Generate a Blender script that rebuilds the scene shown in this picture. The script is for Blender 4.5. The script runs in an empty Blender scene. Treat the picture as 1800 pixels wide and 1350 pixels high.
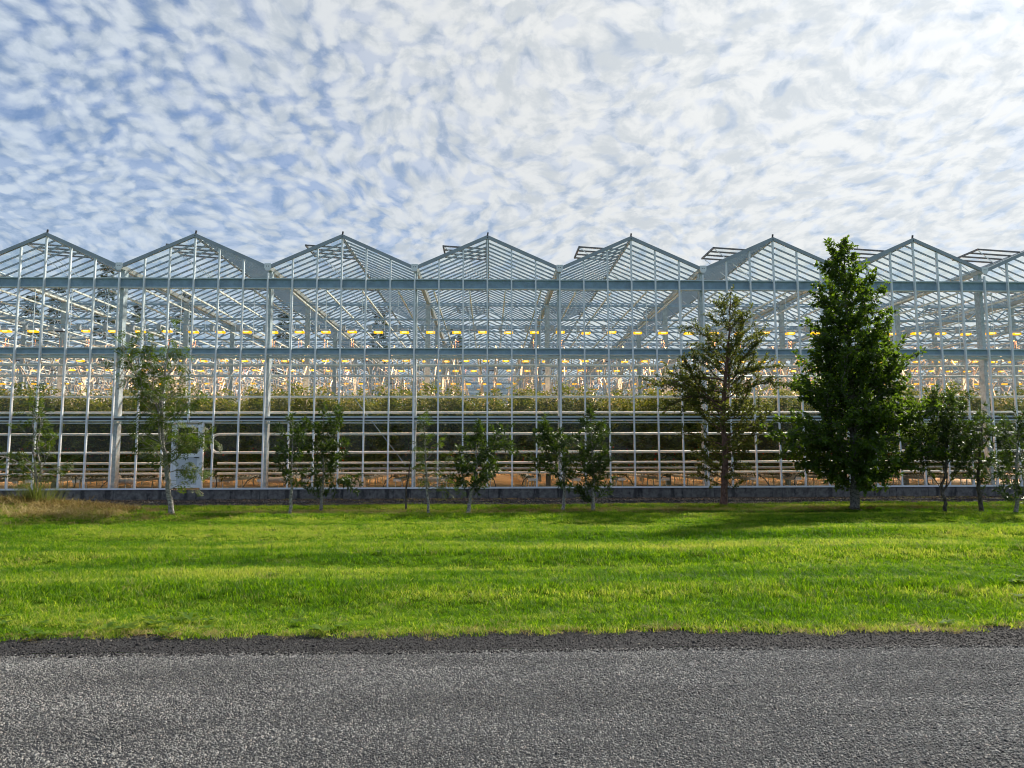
import bpy, math, random
import numpy as np
from mathutils import Vector, Matrix

R = np.random.default_rng(7)
random.seed(7)
scene = bpy.context.scene
COL = scene.collection

# ------------------------------------------------------------------ camera
CAM = dict(x=0.065, y=-25.06, z=1.404, pitch=0.0978, yaw=0.0309, roll=-0.0026)
F_PX = 1300.0                      # focal length in pixels of an 1800 px wide picture


def cam_axes():
    p, w, r = CAM['pitch'], CAM['yaw'], CAM['roll']
    f = Vector((math.sin(w) * math.cos(p), math.cos(w) * math.cos(p), math.sin(p)))
    rt = Vector((math.cos(w), -math.sin(w), 0))
    up = Vector((-math.sin(w) * math.sin(p), -math.cos(w) * math.sin(p), math.cos(p)))
    c, s = math.cos(r), math.sin(r)
    return f, rt * c + up * s, up * c - rt * s


cf, cr, cu = cam_axes()
cam_data = bpy.data.cameras.new('camera')
cam_data.sensor_width = 36.0
cam_data.lens = F_PX / 1800.0 * 36.0
cam_data.clip_start = 0.1
cam_data.clip_end = 5000
cam = bpy.data.objects.new('camera', cam_data)
COL.objects.link(cam)
m = Matrix.Identity(4)
for i in range(3):
    m[i][0], m[i][1], m[i][2] = cr[i], cu[i], -cf[i]
m.translation = (CAM['x'], CAM['y'], CAM['z'])
cam.matrix_world = m
scene.camera = cam


def ray(px, py):
    d = cf + cr * ((px - 900) / F_PX) - cu * ((py - 675) / F_PX)
    return d


def ground(px, py, z=0.0):
    d = ray(px, py)
    k = (z - CAM['z']) / d.z
    return Vector((CAM['x'], CAM['y'], CAM['z'])) + d * k


def atY(px, py, Y):
    d = ray(px, py)
    k = (Y - CAM['y']) / d.y
    return Vector((CAM['x'], CAM['y'], CAM['z'])) + d * k


# ------------------------------------------------------------------ world, sun, exposure
SUN_AZ, SUN_EL = math.radians(46), math.radians(39)     # azimuth to the right of the view direction (+Y)
SUN_DIR = Vector((math.sin(SUN_AZ) * math.cos(SUN_EL), math.cos(SUN_AZ) * math.cos(SUN_EL), math.sin(SUN_EL)))


class NT:
    """small helper to write node trees"""
    def __init__(self, tree):
        self.t = tree
        tree.nodes.clear()

    def n(self, typ, ins=None, **props):
        nd = self.t.nodes.new(typ)
        for k, v in props.items():
            setattr(nd, k, v)
        for k, v in (ins or {}).items():
            sock = nd.inputs[k]
            if isinstance(v, bpy.types.NodeSocket):
                self.t.links.new(v, sock)
            else:
                sock.default_value = v
        return nd

    def math(self, op, a, b=0.0, c=0.0, clamp=False):
        nd = self.n('ShaderNodeMath', {0: a, 1: b, 2: c}, operation=op)
        nd.use_clamp = clamp
        return nd.outputs[0]

    def vmath(self, op, a, b=(0, 0, 0)):
        nd = self.n('ShaderNodeVectorMath', {0: a, 1: b}, operation=op)
        return nd.outputs['Value'] if op in ('DOT_PRODUCT', 'LENGTH') else nd.outputs[0]

    def mix(self, fac, a, b):
        nd = self.n('ShaderNodeMix', data_type='RGBA')
        for s, v in ((nd.inputs['Factor'], fac), (nd.inputs[6], a), (nd.inputs[7], b)):
            if isinstance(v, bpy.types.NodeSocket):
                self.t.links.new(v, s)
            else:
                s.default_value = v if not isinstance(v, tuple) or len(v) == 4 else (*v, 1)
        return nd.outputs[2]

    def ramp(self, fac, stops, interp='LINEAR'):
        nd = self.n('ShaderNodeValToRGB', {'Fac': fac})
        cr_ = nd.color_ramp
        cr_.interpolation = interp
        while len(cr_.elements) < len(stops):
            cr_.elements.new(0.5)
        for e, (p, c) in zip(cr_.elements, stops):
            e.position = p
            e.color = c if len(c) == 4 else (*c, 1)
        return nd.outputs['Color']

    def mapr(self, v, a, b, c=0.0, d=1.0, smooth=True):
        nd = self.n('ShaderNodeMapRange', {'Value': v, 'From Min': a, 'From Max': b, 'To Min': c, 'To Max': d})
        nd.interpolation_type = 'SMOOTHSTEP' if smooth else 'LINEAR'
        return nd.outputs[0]

    def noise(self, vec, scale, detail=4, rough=0.5, dist=0.0, dims='3D'):
        nd = self.n('ShaderNodeTexNoise', {'Scale': scale, 'Detail': detail, 'Roughness': rough, 'Distortion': dist}, noise_dimensions=dims)
        if vec is not None:
            self.t.links.new(vec, nd.inputs['Vector'])
        return nd

    def link(self, a, b):
        self.t.links.new(a, b)


world = bpy.data.worlds.new('World')
scene.world = world
world.use_nodes = True
w = NT(world.node_tree)
tc = w.n('ShaderNodeTexCoord')
dirv = w.vmath('NORMALIZE', tc.outputs['Generated'])
sky = w.n('ShaderNodeTexSky', sky_type='NISHITA')
sky.sun_disc = False
sky.sun_elevation = SUN_EL
sky.sun_rotation = SUN_AZ
sky.air_density = 1.0
sky.dust_density = 0.6
sky.ozone_density = 1.5
sx = w.n('ShaderNodeSeparateXYZ', {0: dirv})
zc = w.math('MAXIMUM', sx.outputs[2], 0.0)
den = w.math('ADD', zc, 0.24)
px_ = w.math('DIVIDE', sx.outputs[0], den)
py_ = w.math('DIVIDE', sx.outputs[1], den)
plane = w.n('ShaderNodeCombineXYZ', {0: px_, 1: w.math('MULTIPLY', py_, 0.85), 2: 0.0}).outputs[0]
# warp the cloud plane so that the puffs do not sit on a lattice


def warped(src, scale, amt, detail=3):
    nz_ = w.noise(src, scale, detail, 0.55).outputs['Color']
    c_ = w.n('ShaderNodeVectorMath', {0: nz_, 1: (0.5, 0.5, 0.5)}, operation='SUBTRACT').outputs[0]
    k_ = w.n('ShaderNodeVectorMath', {0: c_}, operation='SCALE')
    k_.inputs['Scale'].default_value = amt
    return w.vmath('ADD', src, k_.outputs[0])


pw = warped(warped(plane, 1.5, 0.30), 28.0, 0.026)
puffn = w.noise(pw, 30.0, 4, 0.55).outputs['Fac']
vor = w.n('ShaderNodeTexVoronoi', {'Scale': 32.0, 'Smoothness': 1.0, 'Randomness': 1.0}, feature='SMOOTH_F1', voronoi_dimensions='2D')
w.link(pw, vor.inputs['Vector'])
puff = w.math('SUBTRACT', 1.0, w.math('MULTIPLY', vor.outputs['Distance'], 1.3))
fine = w.noise(pw, 40.0, 5, 0.6).outputs['Fac']
mid = w.noise(pw, 7.0, 3, 0.5).outputs['Fac']
big = w.noise(plane, 0.8, 3, 0.5).outputs['Fac']
d1 = w.math('ADD', w.math('MULTIPLY', puff, 0.80), w.math('MULTIPLY', puffn, 0.45))
d1 = w.math('ADD', d1, w.math('MULTIPLY', fine, 0.42))
d2 = w.math('ADD', d1, w.math('MULTIPLY', mid, 0.60))
d3 = w.math('ADD', d2, w.math('MULTIPLY', w.math('SUBTRACT', big, 0.5), 0.55))
sund = w.vmath('DOT_PRODUCT', dirv, tuple(SUN_DIR))
# the cloud sheet is thinner away from the sun
d4 = w.math('ADD', w.math('SUBTRACT', d3, 0.16), w.math('MULTIPLY', w.math('SUBTRACT', sund, 0.62), 0.50))
cover = w.mapr(d4, 0.10, 1.20)
sh_n = w.noise(w.vmath('ADD', pw, (3.1, 1.7, 0.0)), 20.0, 5, 0.6).outputs['Fac']
thick = w.math('MULTIPLY', w.mapr(sh_n, 0.38, 0.66), w.mapr(cover, 1.0, 0.55, 0.55, 1.0))
pos_s = w.math('MAXIMUM', sund, 0.0)
glow = w.math('POWER', pos_s, 4.0)
glow2 = w.math('POWER', pos_s, 30.0)
bri = w.math('ADD', 4.9, w.math('ADD', w.math('MULTIPLY', glow, 1.9), w.math('MULTIPLY', glow2, 0.9)))
ccol = w.mix(w.mapr(sund, 0.30, 0.85), (0.84, 0.96, 1.10), (0.985, 1.0, 0.985))
vis = w.math('MULTIPLY', bri, 0.99)
ccol = w.n('ShaderNodeVectorMath', {0: ccol, 1: w.mix(thick, (1.0, 1.0, 1.0), (0.56, 0.625, 0.70))}, operation='MULTIPLY').outputs[0]
cc = w.n('ShaderNodeVectorMath', {0: ccol}, operation='SCALE')
w.link(vis, cc.inputs['Scale'])
hz = w.mapr(sx.outputs[2], 0.14, 0.58, 0.86, 0.0)
veil = w.mapr(sund, 0.38, 0.80, 0.10, 0.84)
cov2 = w.math('MAXIMUM', w.math('MAXIMUM', cover, hz), veil)
skyd = w.n('ShaderNodeVectorMath', {0: sky.outputs[0], 1: (0.36, 0.56, 0.80)}, operation='MULTIPLY')
skymix = w.mix(w.math('MULTIPLY', cov2, 0.96), skyd.outputs[0], cc.outputs[0])
bg = w.n('ShaderNodeBackground', {'Color': skymix, 'Strength': 0.10})
out = w.n('ShaderNodeOutputWorld', {'Surface': bg.outputs[0]})

sun_data = bpy.data.lights.new('sun', 'SUN')
sun_data.energy = 4.6
sun_data.angle = math.radians(2.5)
sun_data.color = (1.0, 0.93, 0.82)
sun = bpy.data.objects.new('sun', sun_data)
COL.objects.link(sun)
sun.rotation_euler = (-SUN_DIR).to_track_quat('-Z', 'Y').to_euler()

vs = scene.view_settings
vs.view_transform = 'Standard'
vs.look = 'None'
vs.exposure = 0.62
vs.gamma = 1.0
vs.use_curve_mapping = False
scene.render.engine = 'CYCLES'
scene.cycles.transparent_max_bounces = 64
scene.cycles.max_bounces = 10
scene.cycles.diffuse_bounces = 4
scene.cycles.glossy_bounces = 3
scene.cycles.transmission_bounces = 4
scene.cycles.caustics_reflective = False
scene.cycles.caustics_refractive = False
scene.cycles.sample_clamp_indirect = 6.0
scene.cycles.use_denoising = True
scene.cycles.filter_width = 1.05

# ------------------------------------------------------------------ materials


def mat(name):
    m_ = bpy.data.materials.new(name)
    m_.use_nodes = True
    t = NT(m_.node_tree)
    o = t.n('ShaderNodeOutputMaterial')
    return m_, t, o


def simple(name, base, rough=0.5, metal=0.0, var=0.12, scale=6.0, bump=0.0, spec=0.5, streak=None):
    m_, t, o = mat(name)
    pos = t.n('ShaderNodeNewGeometry').outputs['Position']
    v = pos
    if streak:
        v = t.n('ShaderNodeMapping', {'Vector': pos, 'Scale': streak}).outputs[0]
    nz = t.noise(v, scale, 6, 0.6).outputs['Fac']
    lo = tuple(c * (1 - var) for c in base)
    hi = tuple(min(1, c * (1 + var)) for c in base)
    col = t.mix(t.mapr(nz, 0.3, 0.7), lo, hi)
    b = t.n('ShaderNodeBsdfPrincipled', {'Base Color': col, 'Roughness': rough, 'Metallic': metal, 'Specular IOR Level': spec})
    if bump:
        bp = t.n('ShaderNodeBump', {'Height': nz, 'Strength': bump, 'Distance': 0.02})
        t.link(bp.outputs[0], b.inputs['Normal'])
    t.link(b.outputs[0], o.inputs[0])
    return m_


M = {}
M['steel'] = simple('galvanised_steel', (0.29, 0.40, 0.52), 0.45, 0.0, 0.14, 5.0)
M['flange'] = simple('skylit_flange', (0.62, 0.68, 0.74), 0.4, 0.0, 0.08, 5.0)  # lighter copy of the beam steel; sky light on the flanges is in the colour
M['steel_column'] = simple('galvanised_column', (0.42, 0.48, 0.52), 0.5, 0.0, 0.22, 9.0)
M['alu'] = simple('white_aluminium', (0.84, 0.87, 0.91), 0.35, 0.0, 0.05, 3.0)
M['vent'] = simple('brown_vent_frame', (0.16, 0.15, 0.15), 0.5, 0.0, 0.1)
M['bar'] = simple('aluminium_glazing_bar', (0.33, 0.38, 0.43), 0.45, 0.0, 0.08, 3.0)
M['pipe'] = simple('painted_heating_pipe', (0.62, 0.67, 0.66), 0.4, 0.0, 0.08, 3.0)
M['cream'] = simple('cream_screen_rail', (0.80, 0.78, 0.70), 0.45, 0.0, 0.06, 3.0)
M['gutter'] = simple('weathered_gutter', (0.50, 0.51, 0.50), 0.55, 0.1, 0.16, 2.0)
M['dark'] = simple('dark_rubber_and_shade', (0.03, 0.03, 0.035), 0.6)
M['darkmetal'] = simple('dark_ridge_metal', (0.07, 0.06, 0.06), 0.5, 0.3)
M['greyplastic'] = simple('grey_plastic', (0.30, 0.33, 0.34), 0.45)
M['hood'] = simple('lamp_hood', (0.50, 0.50, 0.56), 0.4, 0.2)
M['box'] = simple('lamp_ballast_box', (0.40, 0.42, 0.44), 0.5)
M['white'] = simple('white_coated_metal', (0.84, 0.86, 0.88), 0.4, 0.0, 0.04)
M['doorpanel'] = simple('door_panel_grey', (0.56, 0.60, 0.64), 0.5, 0.0, 0.05, 30.0)
M['string'] = simple('peach_support_rod', (0.74, 0.62, 0.53), 0.6, 0.0, 0.08)  # peach lamp light put into the colour of the white rods
M['copper'] = simple('copper_hanger', (0.55, 0.28, 0.18), 0.45, 0.2)
M['wood'] = simple('pale_crate', (0.55, 0.50, 0.42), 0.7)


def glass(name, ior, haze=0.0, tint=(0.97, 0.985, 0.98), wav=0.0, cap=0.3):
    m_, t, o = mat(name)
    tr = t.n('ShaderNodeBsdfTransparent', {'Color': (*tint, 1)})
    gl = t.n('ShaderNodeBsdfGlossy', {'Color': (1, 1, 1, 1), 'Roughness': 0.02})
    fr = t.n('ShaderNodeFresnel', {'IOR': ior})
    sh = t.n('ShaderNodeMixShader', {0: t.math('MINIMUM', fr.outputs[0], cap), 1: tr.outputs[0], 2: gl.outputs[0]}).outputs[0]
    if haze:
        pos = t.n('ShaderNodeNewGeometry').outputs['Position']
        nz = t.noise(pos, 0.9, 5, 0.65).outputs['Fac']
        hz_ = t.math('MULTIPLY', t.mapr(nz, 0.25, 0.75, 0.4, 1.5), haze)
        tl = t.n('ShaderNodeBsdfTranslucent', {'Color': (0.9, 0.95, 0.93, 1)})
        df = t.n('ShaderNodeBsdfDiffuse', {'Color': (0.9, 0.95, 0.93, 1)})
        both = t.n('ShaderNodeMixShader', {0: 0.5, 1: tl.outputs[0], 2: df.outputs[0]})
        sh = t.n('ShaderNodeMixShader', {0: hz_, 1: sh, 2: both.outputs[0]}).outputs[0]
    if wav:
        pos = t.n('ShaderNodeNewGeometry').outputs['Position']
        nz = t.noise(pos, 0.8, 2, 0.5).outputs['Fac']
        bp = t.n('ShaderNodeBump', {'Height': nz, 'Strength': wav, 'Distance': 0.01})
        t.link(bp.outputs[0], gl.inputs['Normal'])
    t.link(sh, o.inputs[0])
    return m_


M['glass'] = glass('facade_glass', 1.2, 0.003, (0.965, 0.985, 0.98), 0.25)
M['roofglass'] = glass('roof_glass', 1.12, 0.010, (0.975, 0.99, 0.985), 0.0, 0.05)


def emit(name, col, s):
    m_, t, o = mat(name)
    e = t.n('ShaderNodeEmission', {'Color': (*col, 1), 'Strength': s})
    t.link(e.outputs[0], o.inputs[0])
    return m_


M['lens'] = emit('sodium_lens', (1.0, 0.44, 0.004), 1.25)
M['core'] = emit('sodium_tube', (1.0, 0.72, 0.14), 3.5)


def leaf_mat(name, c1, c2, c3, rough=0.4, trans=0.4, tcol=(0.16, 0.26, 0.02), spec=0.5):
    m_, t, o = mat(name)
    g = t.n('ShaderNodeNewGeometry')
    rnd = g.outputs['Random Per Island']
    col = t.ramp(rnd, [(0.0, c1), (0.55, c2), (1.0, c3)])
    pos = g.outputs['Position']
    nz = t.noise(pos, 1.7, 3, 0.5).outputs['Fac']
    hs = t.n('ShaderNodeHueSaturation', {'Color': col, 'Hue': 0.5, 'Saturation': 1.0, 'Value': t.mapr(nz, 0.3, 0.7, 0.75, 1.25)})
    b = t.n('ShaderNodeBsdfPrincipled', {'Base Color': hs.outputs[0], 'Roughness': rough, 'Specular IOR Level': spec})
    tl = t.n('ShaderNodeBsdfTranslucent', {'Color': t.mix(rnd, tuple(0.7 * c for c in tcol), tuple(1.25 * c for c in tcol))})
    sh = t.n('ShaderNodeMixShader', {0: trans, 1: b.outputs[0], 2: tl.outputs[0]})
    t.link(sh.outputs[0], o.inputs[0])
    return m_


M['leaf_broad'] = leaf_mat('broad_leaf', (0.026, 0.050, 0.010), (0.042, 0.080, 0.013), (0.065, 0.11, 0.016), 0.5, 0.42, (0.18, 0.30, 0.015), 0.35)
M['leaf_small'] = leaf_mat('small_olive_leaf', (0.032, 0.054, 0.012), (0.056, 0.082, 0.016), (0.095, 0.115, 0.022), 0.55, 0.40, (0.21, 0.24, 0.03), 0.3)
M['leaf_willow'] = leaf_mat('glossy_willow_leaf', (0.018, 0.036, 0.010), (0.030, 0.056, 0.013), (0.05, 0.085, 0.016), 0.42, 0.26, (0.13, 0.22, 0.015), 0.35)
M['leaf_rowan'] = leaf_mat('rowan_leaflet', (0.028, 0.056, 0.009), (0.052, 0.092, 0.012), (0.105, 0.085, 0.016), 0.55, 0.32, (0.15, 0.24, 0.012), 0.25)
M['leaf_conifer'] = leaf_mat('conifer_needles', (0.012, 0.025, 0.014), (0.018, 0.035, 0.018), (0.03, 0.05, 0.02), 0.6, 0.1)
M['leaf_tomato'] = leaf_mat('tomato_leaf', (0.028, 0.055, 0.012), (0.065, 0.105, 0.020), (0.14, 0.16, 0.028), 0.6, 0.30, (0.15, 0.22, 0.015), 0.2)
M['stem_tomato'] = simple('tomato_stem', (0.10, 0.11, 0.04), 0.6)
M['tomato'] = simple('ripe_tomato', (0.55, 0.06, 0.015), 0.25, 0, 0.3, 2.0)
M['weed'] = leaf_mat('weed_leaf', (0.07, 0.14, 0.02), (0.10, 0.19, 0.02), (0.16, 0.22, 0.02), 0.7, 0.4, (0.26, 0.40, 0.02), 0.15)


def bark(name, base, light, scale=(1, 1, 0.35)):
    m_, t, o = mat(name)
    pos = t.n('ShaderNodeNewGeometry').outputs['Position']
    v = t.n('ShaderNodeMapping', {'Vector': pos, 'Scale': scale}).outputs[0]
    nz = t.noise(v, 26, 5, 0.65).outputs['Fac']
    col = t.mix(t.mapr(nz, 0.38, 0.62), base, light)
    b = t.n('ShaderNodeBsdfPrincipled', {'Base Color': col, 'Roughness': 0.85})
    bp = t.n('ShaderNodeBump', {'Height': nz, 'Strength': 0.5, 'Distance': 0.015})
    t.link(bp.outputs[0], b.inputs['Normal'])
    t.link(b.outputs[0], o.inputs[0])
    return m_


M['bark_grey'] = bark('grey_bark', (0.10, 0.09, 0.08), (0.42, 0.39, 0.34), (1, 1, 2.2))
M['bark_mid'] = bark('mottled_bark', (0.045, 0.04, 0.034), (0.20, 0.185, 0.16), (1, 1, 1.5))
M['bark_dark'] = bark('dark_bark', (0.035, 0.028, 0.022), (0.12, 0.10, 0.08))
M['bark_red'] = bark('reddish_bark', (0.075, 0.035, 0.026), (0.20, 0.11, 0.085))
M['bark_pale'] = bark('pale_twig', (0.22, 0.19, 0.15), (0.45, 0.40, 0.33))


def grass_mat(name, greens, tcol, trans=0.45):
    m_, t, o = mat(name)
    g = t.n('ShaderNodeNewGeometry')
    pos = g.outputs['Position']
    oi = t.n('ShaderNodeObjectInfo').outputs['Random']
    v = t.n('ShaderNodeMapping', {'Vector': pos, 'Scale': (0.10, 0.75, 0.0)}).outputs[0]
    band = t.noise(v, 1.3, 3, 0.55, 0.3).outputs['Fac']
    v2 = t.n('ShaderNodeMapping', {'Vector': pos, 'Scale': (1, 1, 0.0)}).outputs[0]
    patch = t.noise(v2, 0.9, 5, 0.65).outputs['Fac']
    f = t.math('ADD', t.math('MULTIPLY', band, 1.0), t.math('SUBTRACT', t.math('MULTIPLY', patch, 0.45), 0.225))
    f = t.math('ADD', f, t.math('MULTIPLY', t.math('SUBTRACT', g.outputs['Random Per Island'], 0.5), 0.30))
    f = t.math('ADD', f, t.math('MULTIPLY', t.math('SUBTRACT', oi, 0.5), 0.14))
    col = t.ramp(f, greens)
    b = t.n('ShaderNodeBsdfPrincipled', {'Base Color': col, 'Roughness': 0.6, 'Specular IOR Level': 0.15})
    hs = t.n('ShaderNodeHueSaturation', {'Color': col, 'Value': tcol, 'Saturation': 1.1, 'Hue': 0.493})
    tl = t.n('ShaderNodeBsdfTranslucent', {'Color': hs.outputs[0]})
    sh = t.n('ShaderNodeMixShader', {0: trans, 1: b.outputs[0], 2: tl.outputs[0]})
    t.link(sh.outputs[0], o.inputs[0])
    return m_


GREENS = [(0.33, (0.036, 0.096, 0.009)), (0.45, (0.090, 0.190, 0.015)), (0.57, (0.150, 0.255, 0.022)), (0.70, (0.33, 0.36, 0.07))]
M['grass'] = grass_mat('lawn_grass', GREENS, 2.0)
M['hay'] = grass_mat('dry_grass', [(0.30, (0.10, 0.07, 0.025)), (0.5, (0.26, 0.20, 0.065)), (0.72, (0.52, 0.42, 0.19))], 1.2, 0.35)
M['lawnsoil'] = simple('lawn_soil', (0.06, 0.11, 0.008), 1.0, 0, 0.35, 3.0, 0.4, 0.0)
M['tussock'] = grass_mat('tussock_grass', [(0.25, (0.10, 0.14, 0.03)), (0.5, (0.20, 0.22, 0.06)), (0.75, (0.34, 0.30, 0.12))], 1.5, 0.4)


def asphalt(name, c1, c2, bump):
    m_, t, o = mat(name)
    pos = t.n('ShaderNodeNewGeometry').outputs['Position']
    vo = t.n('ShaderNodeTexVoronoi', {'Vector': pos, 'Scale': 95.0, 'Randomness': 1.0})
    nz = t.noise(pos, 0.8, 4, 0.6).outputs['Fac']
    nf = t.noise(pos, 220, 3, 0.6).outputs['Fac']
    f = t.math('ADD', t.math('MULTIPLY', vo.outputs['Distance'], 0.9), t.math('MULTIPLY', nf, 0.35))
    col = t.mix(t.mapr(f, 0.25, 0.8), c2, c1)
    col = t.mix(t.mapr(nz, 0.35, 0.65, 0.0, 0.35), col, c1)
    b = t.n('ShaderNodeBsdfPrincipled', {'Base Color': col, 'Roughness': 0.85, 'Specular IOR Level': 0.2})
    hgt = t.math('SUBTRACT', 1.0, vo.outputs['Distance'])
    bp = t.n('ShaderNodeBump', {'Height': hgt, 'Strength': bump, 'Distance': 0.012})
    t.link(bp.outputs[0], b.inputs['Normal'])
    t.link(b.outputs[0], o.inputs[0])
    return m_


M['asphalt'] = asphalt('asphalt', (0.030, 0.030, 0.033), (0.10, 0.10, 0.10), 0.6)
M['shoulder'] = asphalt('dark_loose_shoulder', (0.022, 0.021, 0.022), (0.06, 0.058, 0.058), 0.8)
M['lava'] = asphalt('dark_lava_gravel', (0.016, 0.014, 0.014), (0.05, 0.045, 0.042), 0.9)


def stone_mat(name, stops):
    m_, t, o = mat(name)
    oi = t.n('ShaderNodeObjectInfo').outputs['Random']
    col = t.ramp(oi, stops)
    pos = t.n('ShaderNodeNewGeometry').outputs['Position']
    big_ = t.noise(t.n('ShaderNodeMapping', {'Vector': pos, 'Scale': (0.35, 1.8, 1)}).outputs[0], 1.2, 4, 0.6).outputs['Fac']
    hs = t.n('ShaderNodeHueSaturation', {'Color': col, 'Value': t.mapr(big_, 0.3, 0.7, 0.74, 1.2)})
    b = t.n('ShaderNodeBsdfPrincipled', {'Base Color': hs.outputs[0], 'Roughness': 0.8, 'Specular IOR Level': 0.2})
    t.link(b.outputs[0], o.inputs[0])
    return m_


M['chip'] = stone_mat('road_stone', [(0.0, (0.08, 0.079, 0.076)), (0.5, (0.215, 0.211, 0.198)), (0.93, (0.32, 0.312, 0.285)), (1.0, (0.36, 0.31, 0.27))])
M['pebble'] = stone_mat('lava_pebble', [(0.0, (0.016, 0.0155, 0.016)), (0.6, (0.05, 0.047, 0.046)), (0.97, (0.11, 0.10, 0.095)), (1.0, (0.26, 0.23, 0.18))])


def concrete():
    m_, t, o = mat('stained_concrete')
    pos = t.n('ShaderNodeNewGeometry').outputs['Position']
    nz = t.noise(pos, 7, 6, 0.65).outputs['Fac']
    base = t.mix(t.mapr(nz, 0.3, 0.7), (0.090, 0.085, 0.080), (0.22, 0.21, 0.20))
    s = t.n('ShaderNodeMapping', {'Vector': pos, 'Scale': (1, 0.0, 0.10)}).outputs[0]
    st = t.noise(s, 3.6, 3, 0.55).outputs['Fac']
    wob = t.noise(pos, 9, 3, 0.5).outputs['Fac']
    stain = t.mapr(t.math('ADD', st, t.math('MULTIPLY', wob, 0.25)), 0.66, 0.78)
    # wet runs under each mullion
    sp = t.n('ShaderNodeSeparateXYZ', {0: pos})
    ph = t.math('FRACT', t.math('ADD', t.math('DIVIDE', sp.outputs[0], 5.0 / 6), 0.5))
    dd = t.math('ABSOLUTE', t.math('SUBTRACT', ph, 0.5))
    run = t.mapr(t.math('ADD', dd, t.math('MULTIPLY', t.math('SUBTRACT', wob, 0.5), 0.22)), 0.04, 0.12, 0.8, 0.0)
    pick = t.mapr(t.noise(pos, 0.7, 1, 0.5).outputs['Fac'], 0.42, 0.55)
    stain = t.math('MAXIMUM', stain, t.math('MULTIPLY', run, pick))
    col = t.mix(t.math('MULTIPLY', stain, 0.85), base, (0.020, 0.020, 0.022))
    b = t.n('ShaderNodeBsdfPrincipled', {'Base Color': col, 'Roughness': 0.85})
    bp = t.n('ShaderNodeBump', {'Height': nz, 'Strength': 0.3, 'Distance': 0.02})
    t.link(bp.outputs[0], b.inputs['Normal'])
    t.link(b.outputs[0], o.inputs[0])
    return m_


M['concrete'] = concrete()


def floor_mat():
    m_, t, o = mat('greenhouse_floor_sheet')
    pos = t.n('ShaderNodeNewGeometry').outputs['Position']
    v = t.n('ShaderNodeMapping', {'Vector': pos, 'Scale': (0.4, 3.0, 1)}).outputs[0]
    nz = t.noise(v, 2.5, 5, 0.6).outputs['Fac']
    col = t.mix(t.mapr(nz, 0.35, 0.65), (0.30, 0.17, 0.075), (0.62, 0.40, 0.20))  # orange lamp light on the whitish sheet put into its colour
    b = t.n('ShaderNodeBsdfPrincipled', {'Base Color': col, 'Roughness': 0.7})
    t.link(b.outputs[0], o.inputs[0])
    return m_


M['floor'] = floor_mat()

# ------------------------------------------------------------------ mesh helpers


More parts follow.
